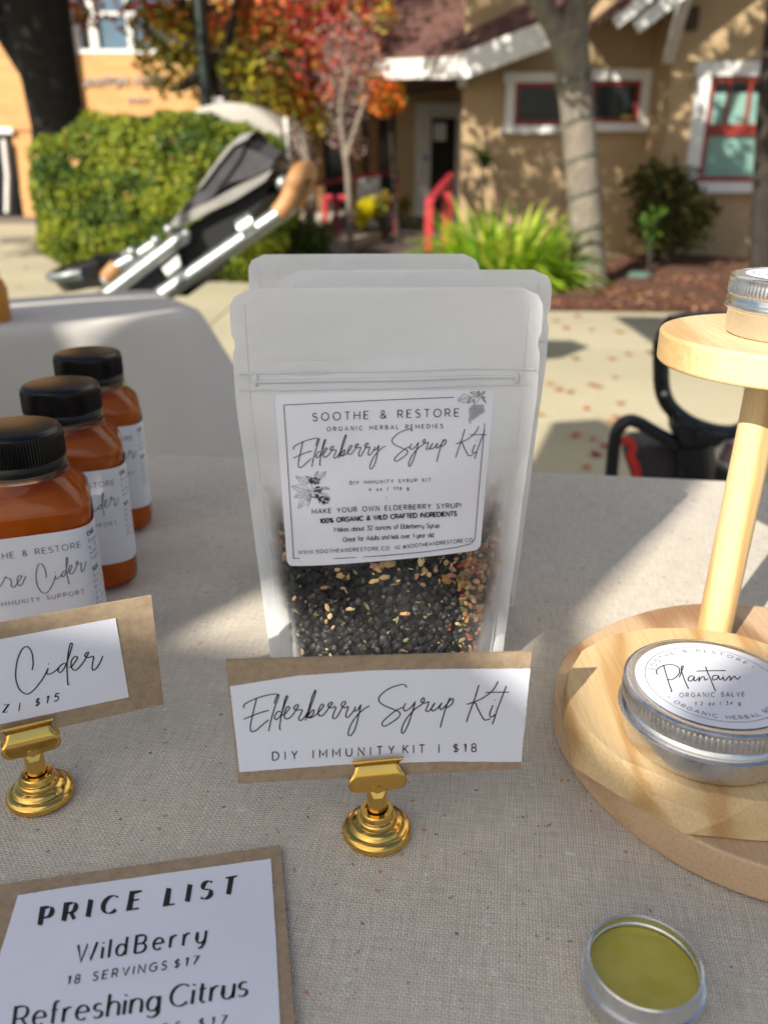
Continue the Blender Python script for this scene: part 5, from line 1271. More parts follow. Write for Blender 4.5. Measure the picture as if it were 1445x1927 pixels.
# ================================================================== CARD HOLDERS AND PRICE CARDS
def holder(base, yaw, label):
    B = Vector(base); root = empty('card_holder', base, label, 'card holder', 'gold place card holders')
    m = MB(); prof = [(0,0),(.0142,0),(.0152,.0012),(.0155,.0026),(.0150,.0042),(.0138,.0053),(.0122,.0056),(.0119,.0060),(.0116,.0070),(.0108,.0078),(.0094,.0080),(.0090,.0083),(.0089,.0100),(.0083,.0107),(.0077,.0108),(.0075,.0111),(.0075,.0135),(.0070,.0142),(.0052,.0143),(.0050,.0136),(.0050,.0120),(0,.0120)]
    m.lathe(prof, B, 64); build('base', m, M_BRASS, root, smooth=True)
    m = MB(); m.lathe([(0,.0121),(.0044,.0121),(.0044,.0292),(.0038,.0296),(.0,.0296)], B, 32); build('stem', m, M_BRASS, root, smooth=True)
    # sprung clip: two scalloped jaws with rolled upper lips
    ca, sa = math.cos(yaw), math.sin(yaw)
    def W(x, y, z):
        x *= 1.06; z = z*1.06+.0022
        return (B.x+x*ca-y*sa, B.y+x*sa+y*ca, B.z+z)
    outl = [(0,.0222),(.0028,.0222),(.0040,.0230),(.0062,.0232),(.0088,.0233),(.0108,.0243),(.0120,.0262),(.0121,.0278),(.0112,.0298),(.0096,.0320),(.0088,.0340),(.0090,.0352),(.0100,.0374),(.0104,.0392)]
    def jy(z, s_):
        if z < .030: return s_*(.0036-.0004*(z-.022)/.008)
        if z < .0345: return s_*(.0032-.0020*(z-.030)/.0045)
        return s_*(.0012+.0034*((z-.0345)/.0047)**1.3) if z < .0385 else s_*(.0046)
    for s_ in (-1, 1):
        m = MB(); rows = []
        zs = sorted(set([q[1] for q in outl]+[.0225,.0235,.0255,.0270,.0285,.031,.033,.0345,.0358,.0366,.038]))
        def wid(z):
            best = 0
            for (x0, z0), (x1, z1) in zip(outl, outl[1:]):
                if min(z0,z1)-1e-9 <= z <= max(z0,z1)+1e-9 and abs(z1-z0) > 1e-9: best = max(best, x0+(x1-x0)*(z-z0)/(z1-z0))
            return best or .0028
        n = 12
        for z in zs:
            w_ = wid(z)
            for i in range(n+1): m.v.append(W(w_*(-1+2*i/n), jy(z, s_), z))
        for j in range(len(zs)-1):
            for i in range(n): k = j*(n+1)+i; m.f.append((k, k+1, k+n+2, k+n+1))
        build('clip_jaw', m, M_BRASS, root, smooth=True, solid=.0006, fixn=False)
        m = MB(); m.tube([W(-.0104, s_*.0046, .0392), W(.0104, s_*.0046, .0392)], .0007, 8); build('clip_lip', m, M_BRASS, root, smooth=True)
    m = MB(); m.prism([W(-.0030,-.0036,.0228), W(.0030,-.0036,.0228), W(.0018,-.0047,.0205), W(-.0018,-.0047,.0205)], Vector(W(0,-.0006,0))-Vector(W(0,0,0))); build('tab', m, M_BRASS, root)
    return root, W
def card(name, label, cat, corners_kraft, corners_paper, mapper, th, group=None, jag=.35, nrm=None):
    """kraft backing with white paper glued on; corners in photo px mapped onto the card's plane"""
    off = nrm*th
    k = MB(); 
    def edge(a, b, n=1): return [(a[0]+(b[0]-a[0])*i/n, a[1]+(b[1]-a[1])*i/n) for i in range(n)]
    loop = []
    for a, b in zip(corners_kraft, corners_kraft[1:]+corners_kraft[:1]): loop += edge(a, b, 8)
    k.prism([mapper(x, y) for x, y in loop], off)
    o = build(name, k, M_KRAFT, None); tag(o, label, cat, group)
    p = MB(); loop = []
    r_ = random.Random(5)
    for a, b in zip(corners_paper, corners_paper[1:]+corners_paper[:1]):
        n = 26; L_ = math.hypot(b[0]-a[0], b[1]-a[1])
        for i in range(n):
            t_ = i/n; j = r_.uniform(-jag, jag) if 0 < i else 0
            loop.append((a[0]+(b[0]-a[0])*t_+j*(b[1]-a[1])/L_, a[1]+(b[1]-a[1])*t_+j*(b[0]-a[0])/L_))
    p.prism([mapper(x, y)+nrm*.0001 for x, y in loop], nrm*.0003)
    pp_ = build('paper', p, M_PAPER, o)
    return o, pp_
def fixchild(o, par):  # children built in world coordinates for a mesh parent
    return o
# Elderberry card
H1 = Vector((-.0032, .2975, T+.0008)); yaw1 = R(8)
h1, W1 = holder(tuple(H1), yaw1, 'gold place card holder clipping the elderberry syrup kit card')
n1 = Vector((math.sin(yaw1), -math.cos(yaw1), 0))       # towards the viewer
m1 = lambda x, y: pp(x, y, H1+n1*.0009, n1)
c1, pa1 = card('price_card', 'kraft backed card reading Elderberry Syrup Kit, priced $18, in front of the pouches', 'price card', [(425,1243),(1000,1227),(980,1447),(449,1475)], [(433,1291),(560,1271),(700,1261),(850,1258),(997,1258),(980,1433),(830,1432),(640,1438),(451,1452)], m1, -.0012, 'kraft price cards', .35, n1)
i1 = lambda x, y: m1(x, y)+n1*.0006
m = MB(); script(m, ELDER+SYRUP, i1, 2.1, 6); build('handwriting', m, M_INK, pa1, fixn=False)
m = MB(); text(m, 'DIY IMMUNITY', (513,1429), (741,1417), 15, 1.9, i1, up_); text(m, 'KIT | $18', (758,1416), (895,1413), 15, 1.9, i1, up_)
build('print', m, M_INK, pa1, fixn=False)
# Fire Cider card
H2 = Vector((-.1625, .3215, T+.0008)); yaw2 = R(24)
h2, W2 = holder(tuple(H2), yaw2, 'gold place card holder at left clipping the fire cider card')
n2 = Vector((math.sin(yaw2), -math.cos(yaw2), 0))
m2 = lambda x, y: pp(x, y, H2+n2*.0009, n2)
c2, pa2 = card('price_card', 'kraft backed card ending Cider, $15, in front of the amber bottles', 'price card', [(-190,1207),(285,1121),(309,1325),(-165,1432)], [(-150,1230),(218,1163),(243,1311),(-130,1390)], m2, -.0012, 'kraft price cards', .2, n2)
i2 = lambda x, y: m2(x, y)+n2*.0006
m = MB(); cid = [[(x/4.516, 1160+y/4.516) for x, y in st] for st in CIDER]
script(m, cid, i2, 2.3, 6)
fire2 = [[(-128+(x)*.27, 1262+(y-1600)*.27-(x)*.05) for x, y in st] for st in FIRE]
script(m, fire2, i2, 2.4); build('handwriting', m, M_INK, pa2, fixn=False)
m = MB(); text(m, '12 OZ', (-95,1359), (15,1338), 14.5, 1.8, i2, (.17,-.98)); build('print', m, M_INK, pa2, fixn=False); m = MB(); text(m, '| $15', (36,1336), (110,1317), 14.5, 1.9, i2, (.17,-.98)); build('print', m, M_INK, pa2, fixn=False)

# price list lying flat on the cloth
nz_ = Vector((0,0,1)); m3 = lambda x, y: pz(x, y, T+.0032)
c3, pa3 = card('price_list', 'kraft backed price list lying flat on the linen at lower left', 'price list', [(-25,1668),(528,1590),(557,1950),(572,2140),(-190,2230)], [(35,1686),(120,1672),(360,1638),(510,1617),(519,1760),(528,1940),(534,2110),(-120,2190)], m3, -.0018, None, .4, nz_)
i3 = lambda x, y: m3(x, y)+nz_*.0006
m = MB()
text(m, 'PRICE', (76,1743), (262,1711), 33, 9.5, i3, (.17,-.985), contrast=.16); text(m, 'LIST', (313,1706), (441,1683), 33, 9.5, i3, (.17,-.985), contrast=.16)
text(m, 'Wild', (144,1813), (236,1799), 33, 5.2, i3, (.13,-.99), contrast=.5); text(m, 'Berry', (254,1796), (386,1775), 33, 5.2, i3, (.13,-.99), contrast=.5)
text(m, '18 SERVINGS', (127,1855), (313,1826), 16, 2.3, i3, (.17,-.985)); text(m, '$17', (328,1824), (372,1816), 16, 2.3, i3, (.17,-.985))
text(m, 'Refreshing', (26,1938), (298,1903), 41, 6.2, i3, (.13,-.99), contrast=.35); text(m, 'Citrus', (320,1898), (464,1876), 41, 6.2, i3, (.13,-.99), contrast=.35)
text(m, '8 SERVINGS $17', (120,1972), (425,1928), 16, 2.3, i3, (.17,-.985))
build('print', m, M_INK, pa3, fixn=False)

# ================================================================== BOTTLES
def bottle():
    root = empty('cider_bottle', (0,0,0), 'x', 'bottle', 'amber fire cider bottles')
    def ring_pts(hw, e, seg=64):
        out = []
        for j in range(seg):
            a = 2*math.pi*j/seg; c, s = math.cos(a), math.sin(a)
            r = (abs(c)**e+abs(s)**e)**(-1/e); out.append((hw*r*c, hw*r*s))
        return out
    def body(prof, seg=64):
        m = MB()
        for (z, hw, e) in prof:
            for (x, y) in ring_pts(hw, e, seg): m.v.append((x, y, z))
        for i in range(len(prof)-1):
            for j in range(seg): m.f.append((i*seg+j, i*seg+(j+1)%seg, (i+1)*seg+(j+1)%seg, (i+1)*seg+j))
        m.f.append(tuple(range(seg))[::-1]); m.f.append(tuple((len(prof)-1)*seg+j for j in range(seg))); return m
    prof = [(.0006,.029,4.4),(.0015,.032,4.4),(.004,.0345,4.6),(.008,.0352,4.8),(.018,.0353,4.8),(.0195,.0348,4.8),(.094,.0348,4.8),(.0955,.0353,4.8),(.1005,.0350,4.8),(.1022,.0343,4.6),(.1062,.0312,4.0),(.1102,.0276,3.2),(.1130,.0250,2.5),(.1155,.0238,2.1),(.1185,.0236,2)]
    build('body', body(prof), M_PET, root, smooth=True)
    inner = [(.0018,.030,4.4),(.005,.0332,4.6),(.009,.0340,4.8),(.098,.0340,4.7),(.1025,.0330,4.3),(.106,.0305,3.6),(.1088,.0276,3.1),(.1092,.0255,3)]
    build('cider', body(inner), M_CIDER, root, smooth=True)
    m = MB(); m.lathe([(.0236,.1150),(.0262,.1158),(.0262,.1172),(.0238,.1180)], (0,0,0), 48); build('neck_ring', m, M_PET, root, smooth=True)
    m = MB(); n = 96
    def rf(i, j, r): return r-(.0010 if (i in (5,6) and j % 2) else 0)
    m.lathe([(.0238,.1192),(.0252,.1190),(.0254,.1195),(.0254,.1240),(.0250,.1246),(.0256,.1252),(.0256,.1366),(.0250,.1398),(.0236,.1414),(.0215,.1420),(.0,.1418)], (0,0,0), 192, rf)
    build('cap', m, M_CAP, root, smooth=True)
    # wrapped paper label: s = distance round the label from the front centre
    HW, E = .0355, 4.8; samp = []; acc = 0; prev = None
    for k in range(0, 721):
        a = -math.pi/2+2*math.pi*k/720; c, s = math.cos(a), math.sin(a); r = (abs(c)**E+abs(s)**E)**(-1/E)*HW; p = (r*c, r*s)
        if prev: acc += math.hypot(p[0]-prev[0], p[1]-prev[1])
        samp.append((acc, p)); prev = p
    per = acc
    def around(s, z, eps=0):
        s = s % per; lo = int(s/per*720); 
        while lo > 0 and samp[lo][0] > s: lo -= 1
        while lo < 719 and samp[lo+1][0] < s: lo += 1
        (s0, a), (s1, b) = samp[lo], samp[lo+1]; t_ = (s-s0)/max(1e-9, s1-s0)
        x, y = a[0]+(b[0]-a[0])*t_, a[1]+(b[1]-a[1])*t_; l = math.hypot(x, y)
        return Vector((x*(1+eps/l), y*(1+eps/l), z))
    m = MB(); n = 160; s0, s1 = -.085, .125
    for z in (.0215,.03,.045,.06,.075,.0900):
        for i in range(n+1): m.v.append(tuple(around(s0+(s1-s0)*i/n, z, .0001)))
    for j in range(5):
        for i in range(n): k = j*(n+1)+i; m.f.append((k, k+1, k+n+2, k+n+1))
    lb = build('label', m, plain('label_paper', (.74,.75,.82), .38, var=.02), root, smooth=True, fixn=False)
    mp_ = lambda x, y: around(x, y, .0003)
    m = MB(); up1 = (0,1)
    def dtext(s, x0, x1, y, cap, wt): text(m, s, (x0,y), (x1,y), cap, wt, mp_, up1)
    dtext('SOOTHE & RESTORE', -.030, .0265, .0785, .0034, .00042)
    fi = [[(-.029+(x+30)*.000078, .0668-(y-1600)*.000078) for x, y in st] for st in FIRE]
    ci = [[(.0008+(x-138)*.000037, .0645-(y-430)*.000046) for x, y in st] for st in CIDER]
    script(m, fi+ci, mp_, .00055)
    dtext('IMMUNITY SUPPORT', -.020, .0245, .0500, .0026, .00034)
    m.v += []; 
    dtext('8 fl oz', -.006, .006, .037, .0020, .00025)
    dtext('DIRE', .0315, .0385, .0835, .0024, .00055)
    for i, s_ in enumerate(('Shake', 'a da', 'when', 'Need')): dtext(s_, .0315, .0315+.0017*len(s_)+.0025, .0792-i*.0036, .0020, .00028)
    dtext('SER', .0315, .037, .0615, .0024, .00055)
    for i, s_ in enumerate(('As a', 'Or mi', 'dilut', 'as a', 'dres', 'For c')): dtext(s_, .0315, .0315+.0017*len(s_)+.0025, .0575-i*.0036, .0020, .00028)
    build('print', m, M_INKG, lb, fixn=False)
    return root
b1 = bottle(); 
b1.location = (-.2062, .4560, T+.0008); b1.rotation_euler = (0,0,R(20)); b1['label'] = 'nearest of three amber cider bottles, cut off by the left edge of the photo'
b2 = dup(b1, (-.2160, .5560, T+.0008), R(19), 'middle of three black capped amber cider bottles')
b3 = dup(b1, (-.2300, .6560, T+.0008), R(17), 'farthest of three amber cider bottles, next to the white neighbouring cloth')

# ================================================================== WOODEN TIERED STAND
st = empty('tiered_stand', (.206,.365,T+.001), 'pale pine tiered display stand with round boards and a dowel', 'display stand')
def board(c, prof_fn, z0, z1, seg, mat, name, bev=.0012, low=None):
    m = MB()
    tp = [(c[0]+prof_fn(2*math.pi*i/seg)*math.cos(2*math.pi*i/seg), c[1]+prof_fn(2*math.pi*i/seg)*math.sin(2*math.pi*i/seg), z1) for i in range(seg)]
    bt = [(c[0]+(low or prof_fn)(2*math.pi*i/seg)*math.cos(2*math.pi*i/seg), c[1]+(low or prof_fn)(2*math.pi*i/seg)*math.sin(2*math.pi*i/seg), z0) for i in range(seg)]
    m.v = bt+tp; m.f = [tuple(range(seg))[::-1], tuple(seg+i for i in range(seg))]+[(i,(i+1)%seg,seg+(i+1)%seg,seg+i) for i in range(seg)]
    return build(name, m, mat, st, smooth=seg > 30, bevel=bev)
board((.208,.363), lambda a: .1165+.0022*math.sin(a*2+1)+.0012*math.sin(a*5), T+.001, T+.019, 90, M_PINE3, 'base_board')
# upper slice with carved, facetted rim
r6 = random.Random(14); NF = 18
rad_t = [.0712+r6.uniform(-.0012,.0012) for _ in range(NF)]; rad_b = [.0752+r6.uniform(-.0052,.0026) for _ in range(NF)]; rad_m = [.0738+r6.uniform(-.0018,.0016) for _ in range(NF)]
m = MB(); c_ = (.1605,.346)
angs = [2*math.pi*(i+r6.uniform(-.22,.22))/NF for i in range(NF)]
for z, rr in ((T+.0195, rad_b), (T+.0285, rad_m), (T+.0375, rad_t)):
    sft = 0 if z != T+.0285 else .5*2*math.pi/NF
    for a, r_ in zip(angs, rr): m.v.append((c_[0]+r_*math.cos(a+sft), c_[1]+r_*math.sin(a+sft), z))
for i in range(NF):
    j = (i+1) % NF
    m.f += [(i, j, NF+i), (j, NF+j, NF+i), (NF+i, NF+j, 2*NF+j), (NF+i, 2*NF+j, 2*NF+i)]
m.f += [tuple(range(NF))[::-1], tuple(2*NF+i for i in range(NF))]
build('carved_board', m, M_PINE, st, bevel=.0006)
m = MB(); m.tube([(.1932,.4345,T+.0185),(.196,.4345,T+.10),(.199,.4345,T+.184)], .0096, 36); build('dowel', m, M_DOWEL, st, smooth=True)
board((.206,.434), lambda a: .0632, T+.1825, T+.1985, 96, M_PINE2, 'top_board', .0018)

# ================================================================== TINS
def tin(loc, R_, H, label, closed=True, group='round aluminium salve tins'):
    root = empty('salve_tin', loc, label, 'tin', group); B = Vector(loc)
    s = R_/.035
    hb = H
    m = MB()
    if closed:
        m.lathe([(0,0),(.0318*s,0),(.0330*s,.0008),(.0335*s,.0022),(.0336*s,hb*.40),(.0342*s,hb*.43),(.0354*s,hb*.455),(.0356*s,hb*.475),(.0350*s,hb*.49),(.0341*s,hb*.50),(.0338*s,hb*.53),(.0338*s,hb*.58)], B, 96)
        build('tin_body', m, M_TIN, root, smooth=True)
        n = 420
        def rf(i, j, r): return r+(.00032 if (i in (6,7) and j % 4 < 2) else 0)
        m = MB(); m.lathe([(.0330*s,hb*.54),(.0344*s,hb*.545),(.0349*s,hb*.56),(.0347*s,hb*.60),(.0340*s,hb*.635),(.0340*s,hb*.66),(.0345*s,hb*.69),(.0345*s,hb*.86),(.0344*s,hb*.90),(.0347*s,hb*.93),(.0346*s,hb*.965),(.0338*s,hb*.99),(.0330*s,hb*.997),(.0322*s,hb*.99),(.0312*s,hb*.978),(0,hb*.978)], B, n*1, rf)
        build('lid', m, M_TIN, root, smooth=True)
    return root
TP = Vector((.1462,.3205,T+.0378))
tn1 = tin(tuple(TP), .0388, .0275, 'aluminium tin labelled Plantain on the carved pine board')
zl = TP.z+.0275*.978+.0003
m = MB(); m.lathe([(0,0),(.0334,0),(.0335,.0002),(.0,.0002)], (TP.x,TP.y,zl), 96); lb = build('lid_label', m, M_PAPER, tn1, smooth=False)
mp_ = lambda x, y: Vector((TP.x+x, TP.y+y, zl+.0004))
m = MB(); ribbon(m, arc(0,0,.0292,.0292,0,360,90), lambda p,q: .00028, mp_)
textarc(m, 'SOOTHE & RESTORE', (0,0), .0250, 158, 36, .0024, .00032, mp_)
textarc(m, 'ORGANIC HERBAL REMEDIES', (0,0), .0272, 214, 344, .0024, .00032, mp_, inward=True)
lpx = lambda x, y: pz(x, y, zl+.0004)
text(m, 'ORGANIC SALVE', (1278,1312), (1400,1310), 8, 1.3, lpx, (.02,-1)); text(m, '1.2 oz | 34 g', (1307,1327), (1392,1326), 6.5, 1.1, lpx, (.02,-1))
for a_ in (166, 28, 206, 352):
    x_, y_ = .0258*math.cos(R(a_)), .0258*math.sin(R(a_)); ribbon(m, [(x_-.0003,y_),(x_+.0003,y_)], lambda p,q: .0006, mp_)
build('print', m, M_INKG, lb, fixn=False)
def lidpx(x, y):
    q = pz(x, y, zl+.0004); return q
m = MB(); script(m, PLANT, lidpx, 1.9); build('handwriting', m, M_INK, lb, fixn=False)
TP2 = Vector((.2085,.4310,T+.1988))
tn2 = tin(tuple(TP2), .0362, .0290, 'aluminium tin on the top shelf, cut off by the right edge')
zl2 = TP2.z+.0290*.978+.0003
m = MB(); m.lathe([(0,0),(.0286,0),(.0287,.0002),(.0,.0002)], (TP2.x,TP2.y,zl2), 96); lb2 = build('lid_label', m, M_PAPER, tn2)
mp2 = lambda x, y: Vector((TP2.x+x, TP2.y+y, zl2+.0004))
m = MB(); ribbon(m, arc(0,0,.0252,.0252,0,360,90), lambda p,q: .00028, mp2); build('ring_line', m, M_INK, lb2, fixn=False); m = MB(); text(m, 'CA', (-.020,-.004), (-.0085,-.0035), .0075, .0004, mp2, (0,1)); build('print', m, M_INK, lb2, fixn=False)
# open sample tin
OB = Vector((.0922,.2175,T+.0008)); ot = empty('open_tin', tuple(OB), 'small open aluminium tin of olive green salve at lower right', 'tin')
m = MB(); m.lathe([(0,0),(.0208,0),(.0218,.0008),(.0222,.002),(.0223,.0085),(.0226,.0092),(.0231,.0099),(.0229,.0108),(.0219,.0113),(.0216,.0122),(.0215,.0175),(.0213,.0182),(.0207,.0186),(.0202,.0183),(.0201,.0176),(.0203,.0150),(.0199,.0146),(.0198,.0138),(.0201,.0132),(.0201,.003),(0,.003)], OB, 96)
build('tin_body', m, M_TIN, ot, smooth=True)
m = MB(); nr, ns = 16, 72
for i in range(nr+1):
    for j in range(ns):
        r_ = .0200*(i/nr); a = 2*math.pi*j/ns; x, y = r_*math.cos(a), r_*math.sin(a)
        dent = -.0016*math.exp(-((x-.003)**2+(y+.009)**2)/.000018)-.0012*math.exp(-((x+.007)**2+(y-.008)**2)/.000016)+.0004*math.exp(-((x-.004)**2+(y+.0045)**2)/.000006)
        m.v.append((OB.x+x, OB.y+y, OB.z+.0124+dent+.0005*(i/nr)**6))
for i in range(nr):
    for j in range(ns): m.f.append((i*ns+j, i*ns+(j+1)%ns, (i+1)*ns+(j+1)%ns, (i+1)*ns+j))
sv = NT('olive_salve'); n_ = sv.noise(sv.coord(), 60, 4)
sv.color(sv.ramp(n_, [(.3,(.37,.32,.035)),(.7,(.46,.40,.06))])); sv.rough(.35); sv.bs.inputs['Subsurface Weight'].default_value = .25; sv.bs.inputs['Subsurface Radius'].default_value = (.004,.003,.001); sv.bump(sv.noise(sv.coord(), 120, 3), .25, .0008)
build('salve', m, sv.m, ot, smooth=True)
ot.scale = (.94, .94, .94)

# ================================================================== NEIGHBOUR TABLE
TZ = .745
C0 = pz(376, 584, TZ); d1 = Vector((math.cos(R(30)), math.sin(R(30)), 0)); d2 = Vector((-d1.y, d1.x, 0))
nt_ = empty('neighbour_table', tuple((C0-d1*.8+d2*.35).to_2d())+(0,), 'folding table under the white cloth behind the bottles', 'table')
m = MB(); cc_ = C0-d1*.83+d2*.18; m.box((cc_.x,cc_.y,TZ-.025), (1.62,.33,.035), Matrix.Rotation(R(30),3,'Z')); build('tabletop', m, M_TRIM, nt_)
for a_, b_ in ((.1,.05),(1.5,.05),(.1,.30),(1.5,.30)):
    q = C0-d1*a_+d2*b_; m = MB(); m.tube([(q.x,q.y,0),(q.x,q.y,TZ-.05)], .014, 8); build('leg', m, plain('steel_grey', (.2,.2,.2), .4, 1), nt_)
# cloth: rounded rectangle top with a rippled skirt
def loop_pts(L_, W_, r_, n):
    out = []; L2, W2_ = L_, W_
    segs = []
    corners = [((-r_,r_),-90,0),((-r_,W2_-r_),0,90),((-L2+r_,W2_-r_),90,180),((-L2+r_,r_),180,270)]
    pts = []
    for (cx_, cy_), a0, a1 in corners:
        for i in range(9): a = R(a0+(a1-a0)*i/8); pts.append((cx_+r_*math.cos(a), cy_+r_*math.sin(a), math.cos(a), math.sin(a)))
    pts.append(pts[0]); acc = [0]
    for p, q in zip(pts, pts[1:]): acc.append(acc[-1]+math.hypot(q[0]-p[0], q[1]-p[1]))
    for k in range(n):
        s = acc[-1]*k/n; i = max(j for j in range(len(acc)) if acc[j] <= s+1e-9); i = min(i, len(pts)-2)
        t_ = (s-acc[i])/max(1e-9, acc[i+1]-acc[i]); p, q = pts[i], pts[i+1]
        nx_, ny_ = p[2]+(q[2]-p[2])*t_, p[3]+(q[3]-p[3])*t_; l = math.hypot(nx_, ny_) or 1
        out.append((p[0]+(q[0]-p[0])*t_, p[1]+(q[1]-p[1])*t_, nx_/l, ny_/l, s))
    return out
n = 420; lp_ = loop_pts(1.66, .36, .04, n); m = MB()
cen_ = (-.83,.18)
rows = [(-1,.0),(-.6,0),(-.15,0),(0,0)]+[(d, 1) for d in (.004,.012,.03,.08,.15,.25,.36,.48,.60)]
for (d, dn) in rows:
    for (x, y, nx_, ny_, s) in lp_:
        if not dn:
            k = 1+d if d > -1 else .0; X, Y_ = cen_[0]+(x-cen_[0])*k, cen_[1]+(y-cen_[1])*k; z = TZ+.0012*math.sin(X*9+Y_*14)*(1 if d < -.05 else 0)
        else:
            cornerish = math.exp(-((x+.02)**2+(y-.02)**2)/.012)
            corner2 = math.exp(-((x+.02)**2+(y-.34)**2)/.012)
            rip = (.5+.5*math.sin(s*17+2*math.sin(s*3)))*.10*d*1.2+.055*d*math.sin(s*41)*.5+(cornerish+corner2)*.38*d
            o_ = .010*min(1, d/.012)+d*.035+rip
            X, Y_ = x+nx_*o_, y+ny_*o_; z = TZ-.006*min(1,d/.012)-max(0, d-.004)
        q = C0+d1*X+d2*Y_; m.v.append((q.x, q.y, z))
for j in range(len(rows)-1):
    for i in range(n): m.f.append((j*n+i, j*n+(i+1)%n, (j+1)*n+(i+1)%n, (j+1)*n+i))
o = build('tablecloth', m, plain('grey_white_cloth', (.50,.475,.45), .8, var=.04, vs=3, bump=.1, bs=80), smooth=True); tag(o, 'pale grey cloth draped over the neighbouring table behind the bottles', 'tablecloth')
# amber jar on the neighbour table, at the left edge
q = pz(-14, 604, TZ); jr = empty('amber_jar', (q.x, q.y, TZ+.001), 'amber jar cut off by the left edge on the neighbouring table', 'jar')
m = MB(); m.lathe([(0,0),(.034,0),(.036,.004),(.036,.06),(.030,.075),(.024,.08),(0,.08)], (q.x,q.y,TZ+.001), 32); build('jar_body', m, trans_mat('honey', (.55,.25,.05), .3, .15), jr, smooth=True)
m = MB(); m.lathe([(0,.0805),(.026,.0805),(.0265,.084),(.026,.096),(0,.097)], (q.x,q.y,TZ+.001), 32); build('lid', m, M_BRASS, jr, smooth=True)

# ================================================================== STROLLER (stands on the pavement between the neighbour table and the hedge)
SY = 2.75
S = lambda x, y, dy=0: py(x, y, SY+dy)
sr = empty('baby_stroller', (S(330,555).x, SY, 0), 'grey baby stroller with chrome frame and tan leather handle in front of the hedge', 'stroller')
M_CHROME = metal_mat('satin_chrome', (.42,.45,.44), .50, 60, 0)
M_SHADE = plain('charcoal_fabric', (.055,.053,.060), .85, var=.25, vs=14, bump=.4, bs=40)
M_LTF = plain('grey_fabric_band', (.26,.25,.23), .8, var=.2)
M_LEATH = plain('tan_leather', (.38,.19,.075), .5, var=.2, bump=.2, bs=80)
W_ = .50
for dy in (0, W_):
    m = MB(); a_ = S(523,403,0)+Vector((0,dy,0)); b_ = S(303,556,0)+Vector((0,dy,0)); c_ = b_+(b_-a_)*.9; m.tube([a_, b_, c_], [.030,.034,.034], 14, ry=.8); build('frame_tube', m, M_CHROME, sr, smooth=True)
    m = MB(); m.tube([S(350,442)+Vector((0,dy,0)), S(206,552)+Vector((0,dy,0)), S(110,625)+Vector((0,dy,0))], .030, 12, ry=.8); build('frame_tube', m, M_CHROME, sr, smooth=True)
    m = MB(); m.tube([S(455,435)+Vector((0,dy+.0,0)), S(480,418)+Vector((0,dy,0))], .036, 12); build('joint', m, M_CHROME, sr, smooth=True)
    # wheels and axle struts
    m = MB(); wc = Vector((S(560,500).x-.28, SY+dy, .14)); 
    m.tube([b_+(b_-a_)*.85, Vector((wc.x-.35,SY+dy,.3)), wc], .016, 8); build('rear_strut', m, M_CHROME, sr, smooth=True)
    for wx in (wc.x, wc.x-.62):
        m = MB(); ring_ = [(wx+.115*math.cos(2*math.pi*i/28), SY+dy, .14+.115*math.sin(2*math.pi*i/28)) for i in range(29)]; m.tube(ring_, .022, 8, cap=False); wh = build('wheel', m, M_BLACKPL, sr, smooth=True)
        m = MB()
        for k in range(5): m.tube([(wx,SY+dy,.14),(wx+.11*math.cos(k*1.257),SY+dy,.14+.11*math.sin(k*1.257))], .009, 6)
        build('rim', m, M_CHROME, wh)
m = MB(); hp = [S(510,412), S(523,403), S(540,380), S(552,352), S(557,335)]; hq = [q+Vector((0,W_,0)) for q in hp]
m.tube(catmull([tuple(v) for v in hp[1:]]+[tuple(hp[-1]+Vector((.01,.10,.02))), tuple(hq[-1]+Vector((.01,-.10,.02)))]+[tuple(v) for v in hq[1:][::-1]], 4), .027, 12); build('handle', m, M_LEATH, sr, smooth=True)
m = MB(); m.sphere(tuple(S(535,345)+Vector((-.01,.03,0))), .022, 12, 8); build('handle_button', m, M_CHROME, sr, smooth=True)
# folded hood: gathered charcoal panels between ribs
def panel(name, pts, mat, dy0, dy1, bulge=.03, parent=sr):
    m = MB(); n = len(pts); K = 8
    for k in range(K+1):
        t_ = k/K; dy = dy0+(dy1-dy0)*t_; w_ = math.sin(math.pi*t_)*bulge
        for (x, y) in pts: q = S(x, y)+Vector((0, dy, w_)); m.v.append(tuple(q))
    for k in range(K):
        for i in range(n-1): m.f.append((k*n+i, k*n+i+1, (k+1)*n+i+1, (k+1)*n+i))
    m.f.append(tuple(range(n))); m.f.append(tuple(K*n+i for i in range(n))[::-1])
    return build(name, m, mat, parent, smooth=True, fixn=False)
panel('hood', [(466,262),(440,268),(420,290),(395,325),(370,365),(345,392),(330,410),(360,400),(400,370),(450,300)], M_SHADE, 0, W_)
panel('hood', [(466,280),(490,290),(515,305),(506,318),(470,335),(430,345),(385,390),(360,402),(375,372),(420,318)], M_SHADE, .01, W_-.01)
panel('hood_band', [(512,322),(450,352),(400,378),(330,410),(318,428),(345,425),(395,398),(440,378),(500,340)], M_LTF, -.01, W_+.01)
panel('hood_band', [(466,262),(440,268),(422,285),(398,318),(373,355),(380,352),(410,312),(440,275)], M_LTF, -.012, W_+.012)
panel('seat_back', [(510,335),(440,378),(360,420),(340,440),(330,480),(310,520),(300,560),(350,560),(400,500),(450,440),(498,370)], plain('black_fabric', (.012,.012,.013), .9, var=.2), .03, W_-.03, 0)
panel('seat_pad', [(345,437),(300,470),(255,505),(215,540),(215,570),(310,570),(330,500)], M_SHADE, .05, W_-.05, .01)
m = MB(); q0 = S(205,515); m.tube(catmull([tuple(S(300,455)), tuple(S(262,480)), tuple(S(225,500)), tuple(S(206,518)), tuple(S(200,530))],4), .02, 10); build('bumper_bar', m, M_CHROME, sr, smooth=True)
m = MB(); m.tube([S(222,500,-.002), S(205,517,-.002), S(202,524,-.002)], .024, 10); build('bar_grip', m, M_LEATH, sr, smooth=True)
